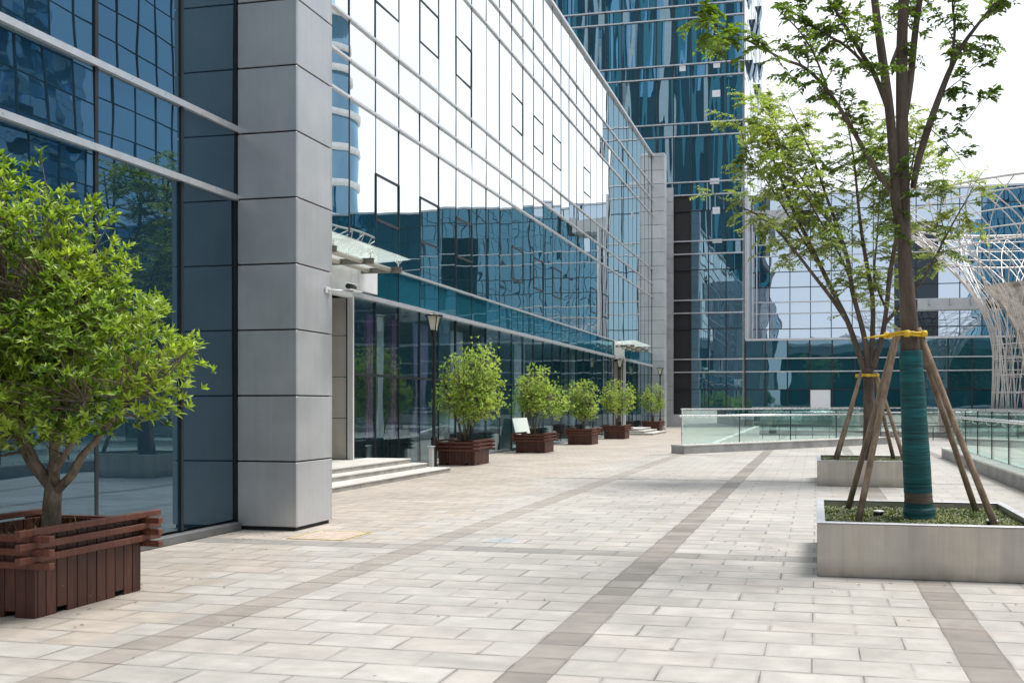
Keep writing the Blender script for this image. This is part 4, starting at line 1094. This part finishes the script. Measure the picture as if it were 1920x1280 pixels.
# security camera on the near pillar
sc = thing('security_camera', (-6.38, 10.5, 3.1), 'small white and black security camera on the back edge of the near pillar', 'camera')
m = MB(); m.cbox((-6.345, 10.28, 3.04), (-6.33, 10.40, 3.12), .003); m.build('wall_plate', WHITEP, sc)
m = MB(); m.tube([(-6.335, 10.34, 3.08), (-6.22, 10.44, 3.08), (-6.14, 10.62, 3.08)], .018, 8); m.build('bracket', WHITEP, sc)
m = MB(); m.cbox((-6.20, 10.50, 3.10), (-6.10, 10.80, 3.115), .003); m.tube([(-6.15, 10.62, 3.08), (-6.15, 10.62, 3.10)], .02, 8); m.build('mount', WHITEP, sc)
m = MB(); m.tube([(-6.15, 10.50, 3.15), (-6.15, 10.68, 3.15)], .032, 12); m.build('body', BLACK, sc)
m = MB(); m.cbox((-6.19, 10.47, 3.185), (-6.11, 10.70, 3.193), .003); m.build('sun_hood', WHITEP, sc)

# leaning glass sheet behind second planter
m = MB(); M_ = Matrix.Translation((-10.05, 28.9, .0)) @ Matrix.Rotation(radians(-13), 4, 'Y')
m.box((-.01, -.75, .0), (.01, .75, 1.15), M_); tag(m.build('glass_sheet', FROST), 'pale green glass sheet leaning on the facade behind the second potted tree', 'glass sheet')
# small white bollard by lamp
b = thing('bollard', (-9.62, 20.4, 0), 'short white bollard squeezed between the tall lamp post and first far planter', 'bollard')
m = MB(); m.cbox((-9.67, 20.35, 0), (-9.57, 20.45, .50), .008); m.build('post', WHITEP, b)
m = MB(); m.cbox((-9.70, 20.32, .501), (-9.54, 20.48, .54), .01); m.build('cap', SILVER, b)
# tables seen through the glass
TAB = mat_simple('table_dark', (.05, .04, .045), .4)
for k, (yy, lab) in enumerate(((20.2, 'dark table behind the glass left of the tall lamp post'), (23.4, 'dark table behind the glass right of the tall lamp post'), (27.2, 'dark table behind the glass near the second potted tree'))):
    t = thing('table', (XL-1.1, yy, .05), lab, 'table', 'tables behind the ground floor glass')
    m = MB(); m.cbox((XL-1.5, yy-1.0, .74), (XL-.7, yy+1.0, .79)); m.build('tabletop', TAB, t)
    for sx in (-1.42, -.78):
        for sy in (-.92, .92):
            m = MB(); m.box((XL+sx-.03, yy+sy-.03, .05), (XL+sx+.03, yy+sy+.03, .74)); m.build('leg', TAB, t)

# manhole cover with yellow edge, steel plate
mh = thing('manhole_cover', (-5.75, 9.43, .004), 'square paved manhole cover edged in yellow at the foot of the near pillar', 'manhole cover')
x0, x1, y0, y1 = -6.08, -5.42, 9.12, 9.76
m = MB(); m.box((x0, y0, -.02), (x1, y1, .004)); m.build('cover', mat_simple('cover_stone', (.45, .37, .31), .7, 0, .2, 9, .4, 90), mh)
m = MB()
for a, b_ in (((x0-.03, y0-.03), (x1+.03, y0)), ((x0-.03, y1), (x1+.03, y1+.03)), ((x0-.03, y0), (x0, y1)), ((x1, y0), (x1+.03, y1))): m.box((a[0], a[1], -.02), (b_[0], b_[1], .006))
m.build('rim', mat_simple('yellow_rim', (.40, .32, .13), .6, 0, .5, 14), mh)
m = MB(); m.cbox((-3.75, 9.28, -.01), (-3.42, 9.62, .005), .002); m.box((-3.6, 9.4, .005), (-3.58, 9.42, .009)); m.box((-3.6, 9.52, .005), (-3.58, 9.54, .009))
tag(m.build('drain_plate', mat_simple('plate_grey', (.40, .42, .44), .5, .3)), 'small grey steel drain plate set in the paving left of centre', 'drain cover')

# trees beyond and beside the plaza (only in reflections)
def bg_tree(x, y, h, r, seed, label):
    R = random.Random(seed); t = thing('street_tree', (x, y, 0), label, 'tree'); m = MB()
    m.tube([(x, y, 0), (x+.1, y, h*.35), (x, y+.1, h*.8)], [.22, .16, .05], 8)
    for k in range(7):
        a = k*.9; m.tube([(x, y, h*.35+.1*k), (x+cos(a)*r*.6, y+sin(a)*r*.6, h*.6+.1*k)], [.07, .02], 5)
    m.build('trunk', BARK1, t); lm = MB()
    for k in range(1500):
        v = rv(R); rr = R.random()**.4*(1+.35*noise.noise(v*2+Vector((seed, 0, 0)))); p = Vector((x+v.x*r*rr, y+v.y*r*rr, h*.68+v.z*h*.34*rr))
        for q in range(3): leafmesh(lm, p+rv(R)*.1, rv(R), rv(R), .28, .14)
    lm.build('crown', L_BG, t)
for i, (x, y, h, r, lab) in enumerate(((14, 20, 7, 2.6, 'dark street tree right of the plaza, nearest one mirrored in the near facade'), (16, 27, 8, 3, 'dark street tree right of the plaza, second one mirrored in the near facade'), (15, 34, 7.5, 2.8, 'dark street tree right of the plaza, third one mirrored in the near facade'))):
    bg_tree(x, y, h, r, 50+i, lab)

# a few fallen leaves and grit on the paving
R = random.Random(77); m = MB()
for k in range(150):
    cx, cy, sp = R.choice(((-5.9, 5.0, .8), (-5.4, 6.2, .6), (.5, 7.7, 1.2), (-.3, 9, .7), (-2.5, 6.5, 3.0), (-7, 14, 2.5), (-6.4, 9.2, .6)))
    x = R.gauss(cx, sp*.6); y = R.gauss(cy, sp*.6)
    if (-.05 < x < 2.05 and 7.95 < y < 10.05) or (-6.7 < x < -5.5 and 5.2 < y < 6.45) or x < -7.0: continue
    a = R.uniform(0, 6.28); leafmesh(m, Vector((x, y, .006)), Vector((cos(a), sin(a), .08)), Vector((0,0,1)), R.uniform(.015, .05), R.uniform(.008, .018))
tag(m.build('fallen_leaves', mat_leaf('fallen_leaf', [(.07, .05, .03), (.16, .12, .05), (.25, .20, .09)], .1)), kind='stuff')
